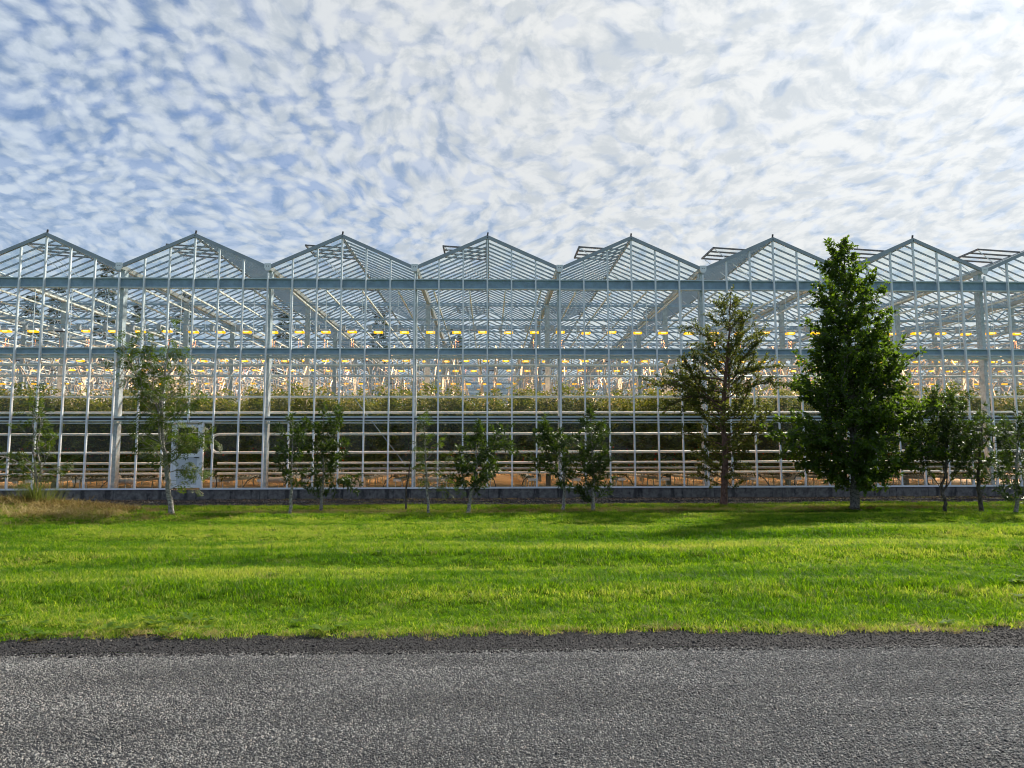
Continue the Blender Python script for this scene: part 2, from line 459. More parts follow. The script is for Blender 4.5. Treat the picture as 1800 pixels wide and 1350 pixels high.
class MB:
    def __init__(self):
        self.v, self.f, self.mi, self.mats = [], [], [], []
        self.cur = 0

    def use(self, m_):
        if m_ not in self.mats:
            self.mats.append(m_)
        self.cur = self.mats.index(m_)
        return self

    def add(self, vs_, fs):
        b = len(self.v)
        self.v += [tuple(q) for q in vs_]
        for f in fs:
            self.f.append(tuple(b + i for i in f))
            self.mi.append(self.cur)

    def box(self, x0, x1, y0, y1, z0, z1):
        vs_ = [(x, y, z) for z in (z0, z1) for y in (y0, y1) for x in (x0, x1)]
        self.add(vs_, [(0, 2, 3, 1), (4, 5, 7, 6), (0, 1, 5, 4), (2, 6, 7, 3), (0, 4, 6, 2), (1, 3, 7, 5)])
        return self

    def bar(self, p, q, w_, h_, up=(0, 0, 1)):
        """box of width w_ and height h_ from p to q; up = direction of h_"""
        p, q, up = Vector(p), Vector(q), Vector(up)
        d = (q - p).normalized()
        s = d.cross(up)
        if s.length < 1e-4:
            s = d.cross(Vector((0, 1, 0)))
        s.normalize()
        u = s.cross(d).normalized()
        vs_ = []
        for o in (p, q):
            for a, b in ((-1, -1), (1, -1), (1, 1), (-1, 1)):
                vs_.append(o + s * (a * w_ / 2) + u * (b * h_ / 2))
        self.add(vs_, [(0, 1, 2, 3), (7, 6, 5, 4), (0, 4, 5, 1), (1, 5, 6, 2), (2, 6, 7, 3), (3, 7, 4, 0)])
        return self

    def tube(self, pts, rad, n=8, caps=True):
        pts = [Vector(p) for p in pts]
        if not hasattr(rad, '__len__'):
            rad = [rad] * len(pts)
        b = len(self.v)
        prev = None
        for i, p in enumerate(pts):
            d = (pts[min(i + 1, len(pts) - 1)] - pts[max(i - 1, 0)])
            if d.length < 1e-9:
                d = Vector((0, 0, 1))
            d.normalize()
            if prev is None:
                a = d.orthogonal().normalized()
            else:
                a = (prev - d * prev.dot(d))
                a = a.normalized() if a.length > 1e-6 else d.orthogonal().normalized()
            prev = a
            c = d.cross(a)
            for k in range(n):
                t = 2 * math.pi * k / n
                self.v.append(tuple(p + (a * math.cos(t) + c * math.sin(t)) * rad[i]))
        for i in range(len(pts) - 1):
            for k in range(n):
                k2 = (k + 1) % n
                self.f.append((b + i * n + k, b + i * n + k2, b + (i + 1) * n + k2, b + (i + 1) * n + k))
                self.mi.append(self.cur)
        if caps:
            self.f.append(tuple(b + k for k in reversed(range(n))))
            self.mi.append(self.cur)
            self.f.append(tuple(b + (len(pts) - 1) * n + k for k in range(n)))
            self.mi.append(self.cur)
        return self

    def prism(self, poly, axis, a0, a1):
        """poly = list of 2-D points; extruded along axis ('x' or 'y')"""
        n = len(poly)
        vs_ = []
        for a in (a0, a1):
            for u, v in poly:
                vs_.append((a, u, v) if axis == 'x' else (u, a, v))
        fs = [tuple(range(n)), tuple(range(2 * n - 1, n - 1, -1))]
        for i in range(n):
            j = (i + 1) % n
            fs.append((j, i, i + n, j + n))
        self.add(vs_, fs)
        return self

    def mesh(self, name, m_=None, smooth=False):
        me = bpy.data.meshes.new(name)
        me.from_pydata(self.v, [], self.f)
        if m_ is not None:
            me.materials.append(m_)
        else:
            for mm in self.mats:
                me.materials.append(mm)
            me.polygons.foreach_set('material_index', self.mi)
        if smooth:
            me.polygons.foreach_set('use_smooth', [True] * len(me.polygons))
        me.update()
        return me


def np_mesh(name, V, F, m_, smooth=False):
    """V (n,3), F (k,3 or 4)"""
    me = bpy.data.meshes.new(name)
    V = np.asarray(V, dtype=np.float32)
    F = np.asarray(F, dtype=np.int32)
    k = F.shape[1]
    me.vertices.add(len(V))
    me.vertices.foreach_set('co', V.ravel())
    me.loops.add(F.size)
    me.loops.foreach_set('vertex_index', F.ravel())
    me.polygons.add(len(F))
    me.polygons.foreach_set('loop_start', np.arange(0, F.size, k, dtype=np.int32))
    me.polygons.foreach_set('loop_total', np.full(len(F), k, dtype=np.int32))
    me.materials.append(m_)
    me.update(calc_edges=True)
    if smooth:
        me.polygons.foreach_set('use_smooth', np.ones(len(F), dtype=bool))
    return me


def link(name, data, parent=None, loc=None, label=None, cat=None, group=None, kind=None):
    o = bpy.data.objects.new(name, data)
    COL.objects.link(o)
    if parent is not None:
        o.parent = parent
    if loc is not None:
        o.location = loc
    for k, v in (('label', label), ('category', cat), ('group', group), ('kind', kind)):
        if v:
            o[k] = v
    return o


ORD = ['zeroth', 'first', 'second', 'third', 'fourth', 'fifth', 'sixth', 'seventh', 'eighth', 'ninth', 'tenth', 'eleventh', 'twelfth',
       'thirteenth', 'fourteenth', 'fifteenth', 'sixteenth', 'seventeenth', 'eighteenth', 'nineteenth', 'twentieth']
TENS = {2: 'twenty', 3: 'thirty', 4: 'forty', 5: 'fifty', 6: 'sixty', 7: 'seventy'}
TENTHS = {2: 'twentieth', 3: 'thirtieth', 4: 'fortieth', 5: 'fiftieth', 6: 'sixtieth', 7: 'seventieth'}


def ordinal(n):
    if n <= 20:
        return ORD[n]
    return TENTHS[n // 10] if n % 10 == 0 else TENS[n // 10] + '-' + ORD[n % 10]


# ================================================================== GROUND
EDGE_ROAD, EDGE_LAWN, EDGE_TOP = -19.52, -19.08, -3.7


def lawn_h(x, y):
    """gentle mowing ridges and hollows of the lawn"""
    x = np.asarray(x, float)
    y = np.asarray(y, float)
    h = 0.030 * np.sin(y * 2.1 + 0.35 * np.sin(x * 0.23) + 0.05 * x) + 0.018 * np.sin(y * 4.7 + 1.1 + 0.6 * np.sin(x * 0.31 + 1))
    h += 0.020 * np.sin(x * 0.9 + 0.7 * y) * np.sin(y * 1.3 + 0.5)
    edge = np.clip((y - EDGE_LAWN) / 0.7, 0, 1)
    mound = 0.34 * np.exp(-((x + 11.0) / 2.8) ** 2 - ((y + 8.0) / 1.3) ** 2)
    return 0.015 + (h + 0.02) * edge + mound


def sheet(name, x0, x1, y0, y1, z, m_, kind='structure', nx=1, ny=1, hfun=None):
    xs = np.linspace(x0, x1, nx + 1)
    ys = np.linspace(y0, y1, ny + 1)
    X, Y = np.meshgrid(xs, ys)
    Z = hfun(X, Y) if hfun else np.full_like(X, z)
    V = np.stack([X, Y, Z], -1).reshape(-1, 3)
    i = np.arange(nx * ny)
    r, c = i // nx, i % nx
    a = r * (nx + 1) + c
    F = np.stack([a, a + 1, a + nx + 2, a + nx + 1], -1)
    me = np_mesh(name, V, F, m_, smooth=bool(hfun))
    return link(name, me, kind=kind)


sheet('ground', -1500, 1500, -600, 2400, -0.06, M['lawnsoil'])
sheet('road', -60, 60, -31, EDGE_ROAD + 0.05, 0.0, M['asphalt'])


def wavy(y0, amp):
    return lambda x: y0 + amp * (np.sin(x * 1.7) + 0.6 * np.sin(x * 4.1 + 1) + 0.4 * np.sin(x * 9.3))


def strip(name, f0, f1, z, m_, x0=-45, x1=45, n=600):
    xs = np.linspace(x0, x1, n)
    V = np.concatenate([np.stack([xs, f0(xs), np.full(n, z)], -1), np.stack([xs, f1(xs), np.full(n, z)], -1)])
    i = np.arange(n - 1)
    return link(name, np_mesh(name, V, np.stack([i, i + 1, i + n + 1, i + n], -1), m_), kind='structure')


road_edge = wavy(EDGE_ROAD, 0.035)
lawn_edge = wavy(EDGE_LAWN, 0.045)
top_edge = lambda x: EDGE_TOP + 0.12 * np.sin(x * 0.9) + 0.06 * np.sin(x * 3.3) + 0.02 * x - 0.9 * np.clip((-4 - x) / 8, 0, 1.4)
strip('road_shoulder', road_edge, lambda x: lawn_edge(x) + 0.35, 0.004, M['shoulder'])
sheet('lawn', -45, 45, EDGE_LAWN + 0.12, -2.6, 0, M['lawnsoil'], nx=300, ny=130, hfun=lambda x, y: np.where(y > top_edge(x), -0.03, lawn_h(x, y)))
strip('gravel_strip', lambda x: top_edge(x) - 0.25, lambda x: np.full_like(x, 0.02), 0.012, M['lava'])


# ------------------------------------------------------------------ instanced scatter (stuff)
def scatter(name, pts, rot, scl, protos, idx, mats_=None, label=None):
    """one object whose points carry copies of a few small meshes (geometry nodes)"""
    me = bpy.data.meshes.new(name)
    n = len(pts)
    me.vertices.add(n)
    me.vertices.foreach_set('co', np.asarray(pts, np.float32).ravel())
    for nm, typ, arr in (('rot', 'FLOAT_VECTOR', rot), ('scl', 'FLOAT_VECTOR', scl)):
        at = me.attributes.new(nm, typ, 'POINT')
        at.data.foreach_set('vector', np.asarray(arr, np.float32).ravel())
    at = me.attributes.new('pick', 'INT', 'POINT')
    at.data.foreach_set('value', np.asarray(idx, np.int32))
    o = link(name, me, kind='stuff', label=label)
    ng = bpy.data.node_groups.new(name + '_nodes', 'GeometryNodeTree')
    ng.interface.new_socket('Geometry', in_out='INPUT', socket_type='NodeSocketGeometry')
    ng.interface.new_socket('Geometry', in_out='OUTPUT', socket_type='NodeSocketGeometry')
    gi, go = ng.nodes.new('NodeGroupInput'), ng.nodes.new('NodeGroupOutput')
    gti = ng.nodes.new('GeometryNodeGeometryToInstance')
    for p_ in reversed(protos):
        src = bpy.data.objects.new(name + '_source', p_)
        oi = ng.nodes.new('GeometryNodeObjectInfo')
        oi.inputs['Object'].default_value = src
        oi.inputs['As Instance'].default_value = True
        ng.links.new(oi.outputs['Geometry'], gti.inputs[0])
    ip = ng.nodes.new('GeometryNodeInstanceOnPoints')
    ng.links.new(gi.outputs[0], ip.inputs['Points'])
    if len(protos) > 1:
        gti2 = ng.nodes.new('GeometryNodeJoinGeometry')
        ng.nodes.remove(gti)
        for nd in [q for q in ng.nodes if q.bl_idname == 'GeometryNodeObjectInfo']:
            ng.links.new(nd.outputs['Geometry'], gti2.inputs[0])
        ng.links.new(gti2.outputs[0], ip.inputs['Instance'])
        ip.inputs['Pick Instance'].default_value = True
        na = ng.nodes.new('GeometryNodeInputNamedAttribute')
        na.data_type = 'INT'
        na.inputs['Name'].default_value = 'pick'
        ng.links.new(na.outputs['Attribute'], ip.inputs['Instance Index'])
    else:
        nd = [q for q in ng.nodes if q.bl_idname == 'GeometryNodeObjectInfo'][0]
        ng.nodes.remove(gti)
        ng.links.new(nd.outputs['Geometry'], ip.inputs['Instance'])
    nr = ng.nodes.new('GeometryNodeInputNamedAttribute')
    nr.data_type = 'FLOAT_VECTOR'
    nr.inputs['Name'].default_value = 'rot'
    er = ng.nodes.new('FunctionNodeEulerToRotation')
    ng.links.new(nr.outputs['Attribute'], er.inputs[0])
    ng.links.new(er.outputs[0], ip.inputs['Rotation'])
    ns = ng.nodes.new('GeometryNodeInputNamedAttribute')
    ns.data_type = 'FLOAT_VECTOR'
    ns.inputs['Name'].default_value = 'scl'
    ng.links.new(ns.outputs['Attribute'], ip.inputs['Scale'])
    ng.links.new(ip.outputs[0], go.inputs[0])
    md = o.modifiers.new('scatter', 'NODES')
    md.node_group = ng
    return o


def tuft(name, n, rad, h, wid, lean, m_, seed, flat=0.0):
    r = np.random.default_rng(seed)
    V, F = [], []
    for i in range(n):
        a = r.uniform(0, 2 * math.pi)
        q = rad * math.sqrt(r.uniform())
        bx, by = q * math.cos(a), q * math.sin(a)
        hh = h * r.uniform(0.55, 1.2)
        da = r.uniform(0, 2 * math.pi)
        ln = lean * hh * r.uniform(0.3, 1.4)
        dx, dy = math.cos(da) * ln, math.sin(da) * ln
        fa = r.uniform(0, math.pi)
        wx, wy = math.cos(fa) * wid / 2, math.sin(fa) * wid / 2
        z1, z2 = hh * 0.6 * (1 - flat), hh * (1 - flat) - 0.25 * ln * (1 - flat)
        b = len(V)
        V += [(bx - wx, by - wy, -0.01), (bx + wx, by + wy, -0.01), (bx + wx * .8 + dx * .4, by + wy * .8 + dy * .4, z1),
              (bx - wx * .8 + dx * .4, by - wy * .8 + dy * .4, z1), (bx + dx, by + dy, max(z2, 0.004))]
        F += [(b, b + 1, b + 2), (b, b + 2, b + 3), (b + 3, b + 2, b + 4)]
    return np_mesh(name, V, F, m_)


def in_view_x(y, margin=1.5):
    d = y - CAM['y']
    c = CAM['x'] + d * math.tan(CAM['yaw'])
    return c - d * 0.72 - margin, c + d * 0.72 + margin


def lawn_points(y0, y1, dens, seed):
    r = np.random.default_rng(seed)
    P = []
    ys = np.arange(y0, y1, 0.5)
    for a in ys:
        b = min(a + 0.5, y1)
        x0, x1 = in_view_x(b, 5.0)
        n = int((x1 - x0) * (b - a) * dens)
        P.append(np.stack([r.uniform(x0, x1, n), r.uniform(a, b, n)], -1))
    return np.concatenate(P)


def fbm(x, y, seed=0):
    """cheap value noise from sines"""
    r = np.random.default_rng(seed)
    s = 0
    for k in range(7):
        a = r.uniform(0, 2 * math.pi)
        f = 0.35 * 1.6 ** k
        s = s + np.sin(f * (x * math.cos(a) + y * math.sin(a)) + r.uniform(0, 6.28)) / 1.35 ** k
    return s / 3.0


gp = [tuft('grass_tuft', 34, 0.10, 0.085, 0.0065, 0.55, M['grass'], 1), tuft('grass_tuft', 30, 0.10, 0.11, 0.006, 0.75, M['grass'], 2),
      tuft('grass_tuft', 38, 0.11, 0.06, 0.0065, 0.5, M['grass'], 3), tuft('grass_tuft', 26, 0.12, 0.09, 0.006, 0.9, M['tussock'], 4)]
P = np.concatenate([lawn_points(EDGE_LAWN - 0.05, -16, 170, 1), lawn_points(-16, -11, 110, 2), lawn_points(-11, -3.2, 80, 3)])
keep = (P[:, 1] < top_edge(P[:, 0]) + R.normal(0, 0.10, len(P))) & (P[:, 1] > lawn_edge(P[:, 0]) + np.abs(R.normal(0, 0.07, len(P))) - 0.04)
P = P[keep]
band = np.sin(P[:, 1] * 2.1 + 0.35 * np.sin(P[:, 0] * 0.23) + 0.05 * P[:, 0]) * 0.20 + fbm(P[:, 0], P[:, 1] * 2, 5) * 0.26
sc = np.clip(0.85 + band + R.normal(0, 0.14, len(P)), 0.45, 1.5)
near_edge = np.exp(-((P[:, 1] - EDGE_LAWN) / 0.5) ** 2)
sc *= 1 + 0.25 * near_edge * fbm(P[:, 0] * 3, P[:, 1], 9)
idx = R.choice(4, len(P), p=[0.38, 0.20, 0.39, 0.03])
rot = np.stack([R.normal(0, 0.14, len(P)), R.normal(0, 0.14, len(P)), R.uniform(0, 6.28, len(P))], -1)
scl = np.stack([sc * 0.6 + 0.5, sc * 0.6 + 0.5, sc * 0.66], -1)
Z = lawn_h(P[:, 0], P[:, 1])
scatter('grass', np.column_stack([P, Z]), rot, scl, gp, idx, label='mown green grass of the lawn with darker and paler bands')

# dry cut grass lying along the tree line and on the mound at the left
hp = [tuft('hay_tuft', 26, 0.16, 0.10, 0.006, 1.9, M['hay'], 11, 0.55), tuft('hay_tuft', 24, 0.14, 0.13, 0.006, 1.5, M['hay'], 12, 0.35)]
n = 5200
hx = np.concatenate([R.uniform(-18, 20, n), R.normal(-12.0, 1.6, 4200), R.normal(-9.0, 1.5, 1500)])
hy = np.concatenate([-6.45 + 0.04 * hx[:n] + R.normal(0, 0.42, n), R.normal(-8.0, 0.75, 4200), R.normal(-7.7, 0.6, 1500)])
k_ = (fbm(hx * 1.3, hy * 2.5, 21) + R.normal(0, 0.35, len(hx)) > 0.12) & (hy < top_edge(hx) - 0.4)
k_ |= (np.arange(len(hx)) >= n) & (R.uniform(size=len(hx)) < 0.75) & (fbm(hx * 1.6, hy * 3.2, 77) > -0.08)
hx, hy = hx[k_], hy[k_]
n = len(hx)
ex = R.uniform(-4, 4.6, 150)
hx = np.concatenate([hx, ex])
hy = np.concatenate([hy, lawn_edge(ex) + R.normal(0.03, 0.06, 150)])
n = len(hx)
s_ = np.concatenate([np.where(np.abs(hx[:n - 150] + 12) < 4, R.uniform(0.8, 1.9, n - 150), R.uniform(0.5, 1.1, n - 150)), R.uniform(0.3, 0.6, 150)])
scatter('dry_grass', np.column_stack([hx, hy, lawn_h(hx, hy) + 0.01]), np.stack([R.normal(0, .15, n), R.normal(0, .15, n), R.uniform(0, 6.28, n)], -1),
        np.stack([s_, s_, s_], -1), hp, R.integers(0, 2, n), label='dry cut grass lying along the row of trees')

# broad-leaved weeds near the road edge
def rosette(seed):
    r = np.random.default_rng(seed)
    V, F = [], []
    for i in range(11):
        a = r.uniform(0, 6.28)
        L, W = r.uniform(0.07, 0.15), r.uniform(0.018, 0.032)
        up = r.uniform(0.2, 0.9)
        d = np.array([math.cos(a), math.sin(a), 0])
        s = np.array([-math.sin(a), math.cos(a), 0])
        b = len(V)
        for t, wd in ((0, .15), (.45, 1), (.8, .8), (1, 0.05)):
            c = d * L * t + np.array([0, 0, up * L * (t - 0.55 * t * t) + 0.01])
            V += [c - s * W * wd, c + s * W * wd]
        for k in range(3):
            F.append((b + 2 * k, b + 2 * k + 1, b + 2 * k + 3, b + 2 * k + 2))
    return np_mesh('weed_rosette', V, F, M['weed'])


wx = np.concatenate([R.uniform(-4.2, 5.2, 130), R.uniform(1, 6.5, 60), R.uniform(-8, 10, 60)])
wy = np.concatenate([lawn_edge(wx[:130]) + np.abs(R.normal(0.15, 0.35, 130)), R.uniform(-18.8, -17, 60), R.uniform(-18.5, -10, 60)])
kk = fbm(wx * 2, wy, 31) > -0.05
wx, wy = wx[kk], wy[kk]
n = len(wx)
s_ = R.uniform(0.3, 0.8, n)
scatter('weeds', np.column_stack([wx, wy, lawn_h(wx, wy) + 0.025]), np.stack([np.zeros(n), np.zeros(n), R.uniform(0, 6.28, n)], -1),
        np.stack([s_, s_, s_], -1), [rosette(1), rosette(2), rosette(3)], R.integers(0, 3, n), label='broad leaved weeds growing in the lawn')


# stones: chippings of the road surface and loose lava gravel
def stone(seed, m_):
    r = np.random.default_rng(seed)
    g = (1 + 5 ** .5) / 2
    V = np.array([(-1, g, 0), (1, g, 0), (-1, -g, 0), (1, -g, 0), (0, -1, g), (0, 1, g), (0, -1, -g), (0, 1, -g), (g, 0, -1), (g, 0, 1), (-g, 0, -1), (-g, 0, 1)], float) / 1.9
    V *= r.uniform(0.72, 1.25, (12, 1))
    V[:, 0] *= r.uniform(0.85, 1.35)
    V[:, 2] *= r.uniform(0.42, 0.62)
    F = [(0, 11, 5), (0, 5, 1), (0, 1, 7), (0, 7, 10), (0, 10, 11), (1, 5, 9), (5, 11, 4), (11, 10, 2), (10, 7, 6), (7, 1, 8), (3, 9, 4), (3, 4, 2), (3, 2, 6), (3, 6, 8), (3, 8, 9), (4, 9, 5), (2, 4, 11), (6, 2, 10), (8, 6, 7), (9, 8, 1)]
    return np_mesh('stone', V, F, m_)


def stones(name, f0, f1, dens, size, m_, z, seed, label, dropoff=0.0):
    r = np.random.default_rng(seed)
    ya, yb = f0, f1
    Pn = []
    for a in np.arange(ya, yb, 0.25):
        b = min(a + 0.25, yb)
        x0, x1 = in_view_x(b, 2.5)
        n_ = int((x1 - x0) * (b - a) * dens)
        Pn.append(np.stack([r.uniform(x0, x1, n_), r.uniform(a, b, n_)], -1))
    Pn = np.concatenate(Pn)
    n_ = len(Pn)
    s = size * r.lognormal(0, 0.28, n_)
    rot_ = np.stack([r.normal(0, .5, n_), r.normal(0, .5, n_), r.uniform(0, 6.28, n_)], -1)
    return Pn, s, rot_


Pn, s, rt = stones('a', -21.9, EDGE_ROAD + 0.02, 8200, 0.0050, None, 0, 41, '')
s *= 1 + 0.18 * fbm(Pn[:, 0] * 2, Pn[:, 1] * 4, 3)
scatter('road_chippings', np.column_stack([Pn, np.full(len(Pn), 0.0015)]), rt, np.stack([s, s, s], -1), [stone(i, M['chip']) for i in range(5)], R.integers(0, 5, len(Pn)),
        label='pale stone chippings set in the worn asphalt')
Pn, s, rt = stones('b', EDGE_ROAD - 0.07, EDGE_LAWN + 0.15, 2600, 0.0062, None, 0, 42, '')
s *= np.where(R.uniform(size=len(s)) < 0.012, 2.0, 1)
scatter('shoulder_gravel', np.column_stack([Pn, np.full(len(Pn), 0.005)]), rt, np.stack([s, s, s], -1), [stone(i + 10, M['pebble']) for i in range(4)], R.integers(0, 4, len(Pn)),
        label='dark loose gravel along the road edge')
Pn, s, rt = stones('c', -5.0, -0.1, 260, 0.022, None, 0, 43, '')
k_ = Pn[:, 1] > top_edge(Pn[:, 0]) - 0.1
Pn, s, rt = Pn[k_], s[k_], rt[k_]
scatter('lava_gravel', np.column_stack([Pn, np.full(len(Pn), 0.014)]), rt, np.stack([s, s, s], -1), [stone(i + 20, M['pebble']) for i in range(4)], R.integers(0, 4, len(Pn)),
        label='dark lava gravel in front of the glasshouse plinth')
# mossy and dry weeds on the gravel
n = 900
mx = R.uniform(-17, 19, n)
my = R.uniform(-3.4, -0.15, n)
k_ = (fbm(mx * 1.2, my * 3, 51) > 0.1) & (my > top_edge(mx))
mx, my = mx[k_], my[k_]
n = len(mx)
s_ = R.uniform(0.5, 1.1, n)
scatter('gravel_weeds', np.column_stack([mx, my, np.full(n, 0.012)]), np.stack([np.zeros(n), np.zeros(n), R.uniform(0, 6.28, n)], -1), np.stack([s_, s_, s_ * .7], -1),
        [hp[1], gp[3]], R.integers(0, 2, n), label='sparse dry weeds on the dark gravel strip')

# ================================================================== GREENHOUSE
S, PW = 5.0, 5.0 / 6
ZR, ZG = 8.98, 7.86                # ridge, gutter
Z_TB1, Z_TB0, Z_MB1, Z_MB0, Z_SILL = 7.52, 7.16, 5.11, 4.87, 0.37
BAY_LO, BAY_HI = -9, 10            # bays with ridge at x = 5k
FB_LO, FB_HI = -4, 4               # bays seen in the facade
DEPTH, CSTEP = 66.0, 5.5
BSTEP = 0.5
gh = link('greenhouse', None, label='long multi-span glasshouse of steel and glass with seven zigzag gables and lit interior', cat='greenhouse')


def gpart(name, me, loc=None, kind=None, label=None, parent=None):
    return link(name, me, parent or gh, loc, label, None, None, kind)


def zroof(x):
    k = round(x / S)
    return ZR - (ZR - ZG) * abs(x - k * S) / (S / 2)


XL, XR = S * FB_LO - S / 2, S * FB_HI + S / 2
# plinth and sill
mb = MB()
mb.box(XL, XR, 0.0, 0.28, -0.1, 0.335)
gpart('plinth', mb.mesh('plinth', M['concrete']))
jm = MB().box(-.008, .008, -0.003, -0.0005, 0.0, 0.333).mesh('plinth_joint', M['dark'])
for k in range(FB_LO * 2, FB_HI * 2 + 2):
    gpart('plinth_joint', jm, (k * S / 2 + R.normal(0, .05), 0, 0))
DOOR_X0, DOOR_X1 = -10.50, -9.46
gpart('sill_rail', MB().box(XL, DOOR_X0 - .003, -0.035, 0.05, 0.338, 0.395).mesh('sill_rail', M['alu']))
gpart('sill_rail', MB().box(DOOR_X1 + .003, XR, -0.035, 0.05, 0.338, 0.395).mesh('sill_rail', M['alu']))
gpart('floor', MB().box(S * BAY_LO - 2.5, S * BAY_HI + 2.5, 0.3, DEPTH, -0.1, 0.20).mesh('floor', M['floor']))
# mullions
nm = int(round((XR - XL) / PW))
mull_cache = {}
for i in range(nm + 1):
    x = XL + i * PW
    zt = zroof(x) - 0.06 - (0.12 if i % 6 == 0 else 0)
    zb = 0.397 if abs(x + 10.0) > 0.3 else 2.60
    key = (round(zt, 3), zb)
    if key not in mull_cache:
        mull_cache[key] = MB().box(-0.025, 0.025, -0.035, 0.045, zb, zt).mesh('mullion', M['alu'])
    gpart('mullion', mull_cache[key], (x, 0, 0))
# gable rafters
raf = {}
for sgn in (-1, 1):
    b = MB()
    b.bar((0, 0, ZR + 0.01), (sgn * (S / 2 - 0.10), 0, ZG + 0.055), 0.12, 0.10)
    b.bar((0, -0.052, ZR - 0.055), (sgn * (S / 2 - 0.12), -0.052, ZG - 0.0), 0.03, 0.025)
    raf[sgn] = b.mesh('gable_rafter', M['bar'])
fin = MB().bar((0, 0.0, ZR + 0.03), (0.02, 0.0, ZR + 0.17), 0.05, 0.04, (0, 1, 0)).mesh('ridge_cap', M['darkmetal'])
for k in range(FB_LO, FB_HI + 1):
    for sgn in (-1, 1):
        gpart('gable_rafter', raf[sgn], (k * S, 0, 0))
    o = gpart('ridge_cap', fin, (k * S, 0, 0))


# horizontal beams (I profiles) behind the mullions
def ibeam(z0, z1, y0, y1, L):
    b = MB()
    ym = (y0 + y1) / 2
    t = 0.04
    b.use(M['flange'])
    b.box(-L / 2, L / 2, y0, y1, z1 - t, z1)
    b.box(-L / 2, L / 2, y0, y1, z0, z0 + t)
    b.use(M['steel'])
    b.box(-L / 2, L / 2, ym - .008, ym + .008, z0 + t, z1 - t)
    return b


top_me = ibeam(Z_TB0, Z_TB1, 0.065, 0.215, S - .006).mesh('top_beam')
b_ = ibeam(Z_MB0, Z_MB1, 0.065, 0.215, S - .006)
b_.use(M['pipe']).tube([(-S / 2 + .003, 0.16, Z_MB0 - 0.07), (S / 2 - .003, 0.16, Z_MB0 - 0.07)], 0.055, 10)
mid_me = b_.mesh('middle_beam')
rail = MB()
rail.use(M['flange'])
rail.box(-S / 2 + .003, S / 2 - .003, 0.065, 0.185, 2.72, 2.775)
rail.box(-S / 2 + .003, S / 2 - .003, 0.065, 0.185, 2.615, 2.655)
rail.use(M['dark'])  # shade on the recessed web put in as a dark colour
rail.box(-S / 2 + .003, S / 2 - .003, 0.14, 0.16, 2.655, 2.72)
rail.use(M['pipe'])
rail.box(-S / 2 + .003, S / 2 - .003, 0.15, 0.24, 2.535, 2.575)
low_me = rail.mesh('low_rail')
for k in range(FB_LO, FB_HI + 1):
    gpart('top_beam', top_me, (k * S, 0, 0))
    gpart('middle_beam', mid_me, (k * S, 0, 0))
    gpart('low_rail', low_me, (k * S, 0, 0))

# facade panes: gable, upper, middle, lower
pane_cache = {}


def pane(x0, x1, zb, zt0, zt1, name='pane'):
    key = (round(x1 - x0, 3), round(zb, 3), round(zt0, 3), round(zt1, 3))
    if key not in pane_cache:
        w_ = x1 - x0
        poly = [(0, zb), (w_, zb), (w_, zt1), (0, zt0)]
        pane_cache[key] = MB().prism(poly, 'y', -0.003, 0.003).mesh('pane', M['glass'])
    o = gpart(name, pane_cache[key], (x0, 0, 0))
    o.rotation_euler = (R.normal(0, 0.0025), R.normal(0, 0.0004), R.normal(0, 0.004))
    return o


for i in range(nm):
    x0, x1 = XL + i * PW + .027, XL + (i + 1) * PW - .027
    pane(x0, x1, 7.50, zroof(x0) - .07, zroof(x1) - .07)
    pane(x0, x1, 5.06, 7.495, 7.495)
    pane(x0, x1, 2.74, 5.055, 5.055)
    xm = (x0 + x1) / 2
    if DOOR_X0 - .45 < xm < DOOR_X1 + .45 and abs(xm + 10) < .9:
        if xm < -10:
            pane(x0, DOOR_X0 - .02, 0.40, 2.735, 2.735)
        else:
            pane(DOOR_X1 + .02, x1, 0.40, 2.735, 2.735)
    else:
        pane(x0, x1, 0.40, 2.735, 2.735)

# columns
col_f = MB().box(-0.06, 0.06, 0.22, 0.50, 0.1, ZG - 0.03)
for z in (1.75, 3.2, 3.28, 5.6):
    col_f.box(-0.064, 0.064, 0.216, 0.504, z, z + .025)
col_front = col_f.mesh('facade_column', M['steel_column'])
cb = MB().box(-0.10, 0.10, -0.06, 0.06, 0.1, ZG - 0.02)
cb.box(-0.075, 0.075, -0.064, -0.060, 0.1, ZG - .1)
cb.box(-0.13, 0.13, -0.08, 0.08, ZG - .25, ZG - .23)
col_in = cb.mesh('column', M['steel_column'])
CAMX, CAMD = CAM['x'], -CAM['y']


def seen(x, y, margin=2.0):
    x0, x1 = in_view_x(y, margin + 3.0)
    return x0 <= x <= x1


for k in range(FB_LO, FB_HI):
    gpart('facade_column', col_front, (k * S + S / 2, 0, 0))
rows_y = [CSTEP * j + 0.15 for j in range(1, 12)]
for y in rows_y:
    for k in range(BAY_LO - 1, BAY_HI + 1):
        if seen(k * S + S / 2, y):
            gpart('column', col_in, (k * S + S / 2, y, 0))

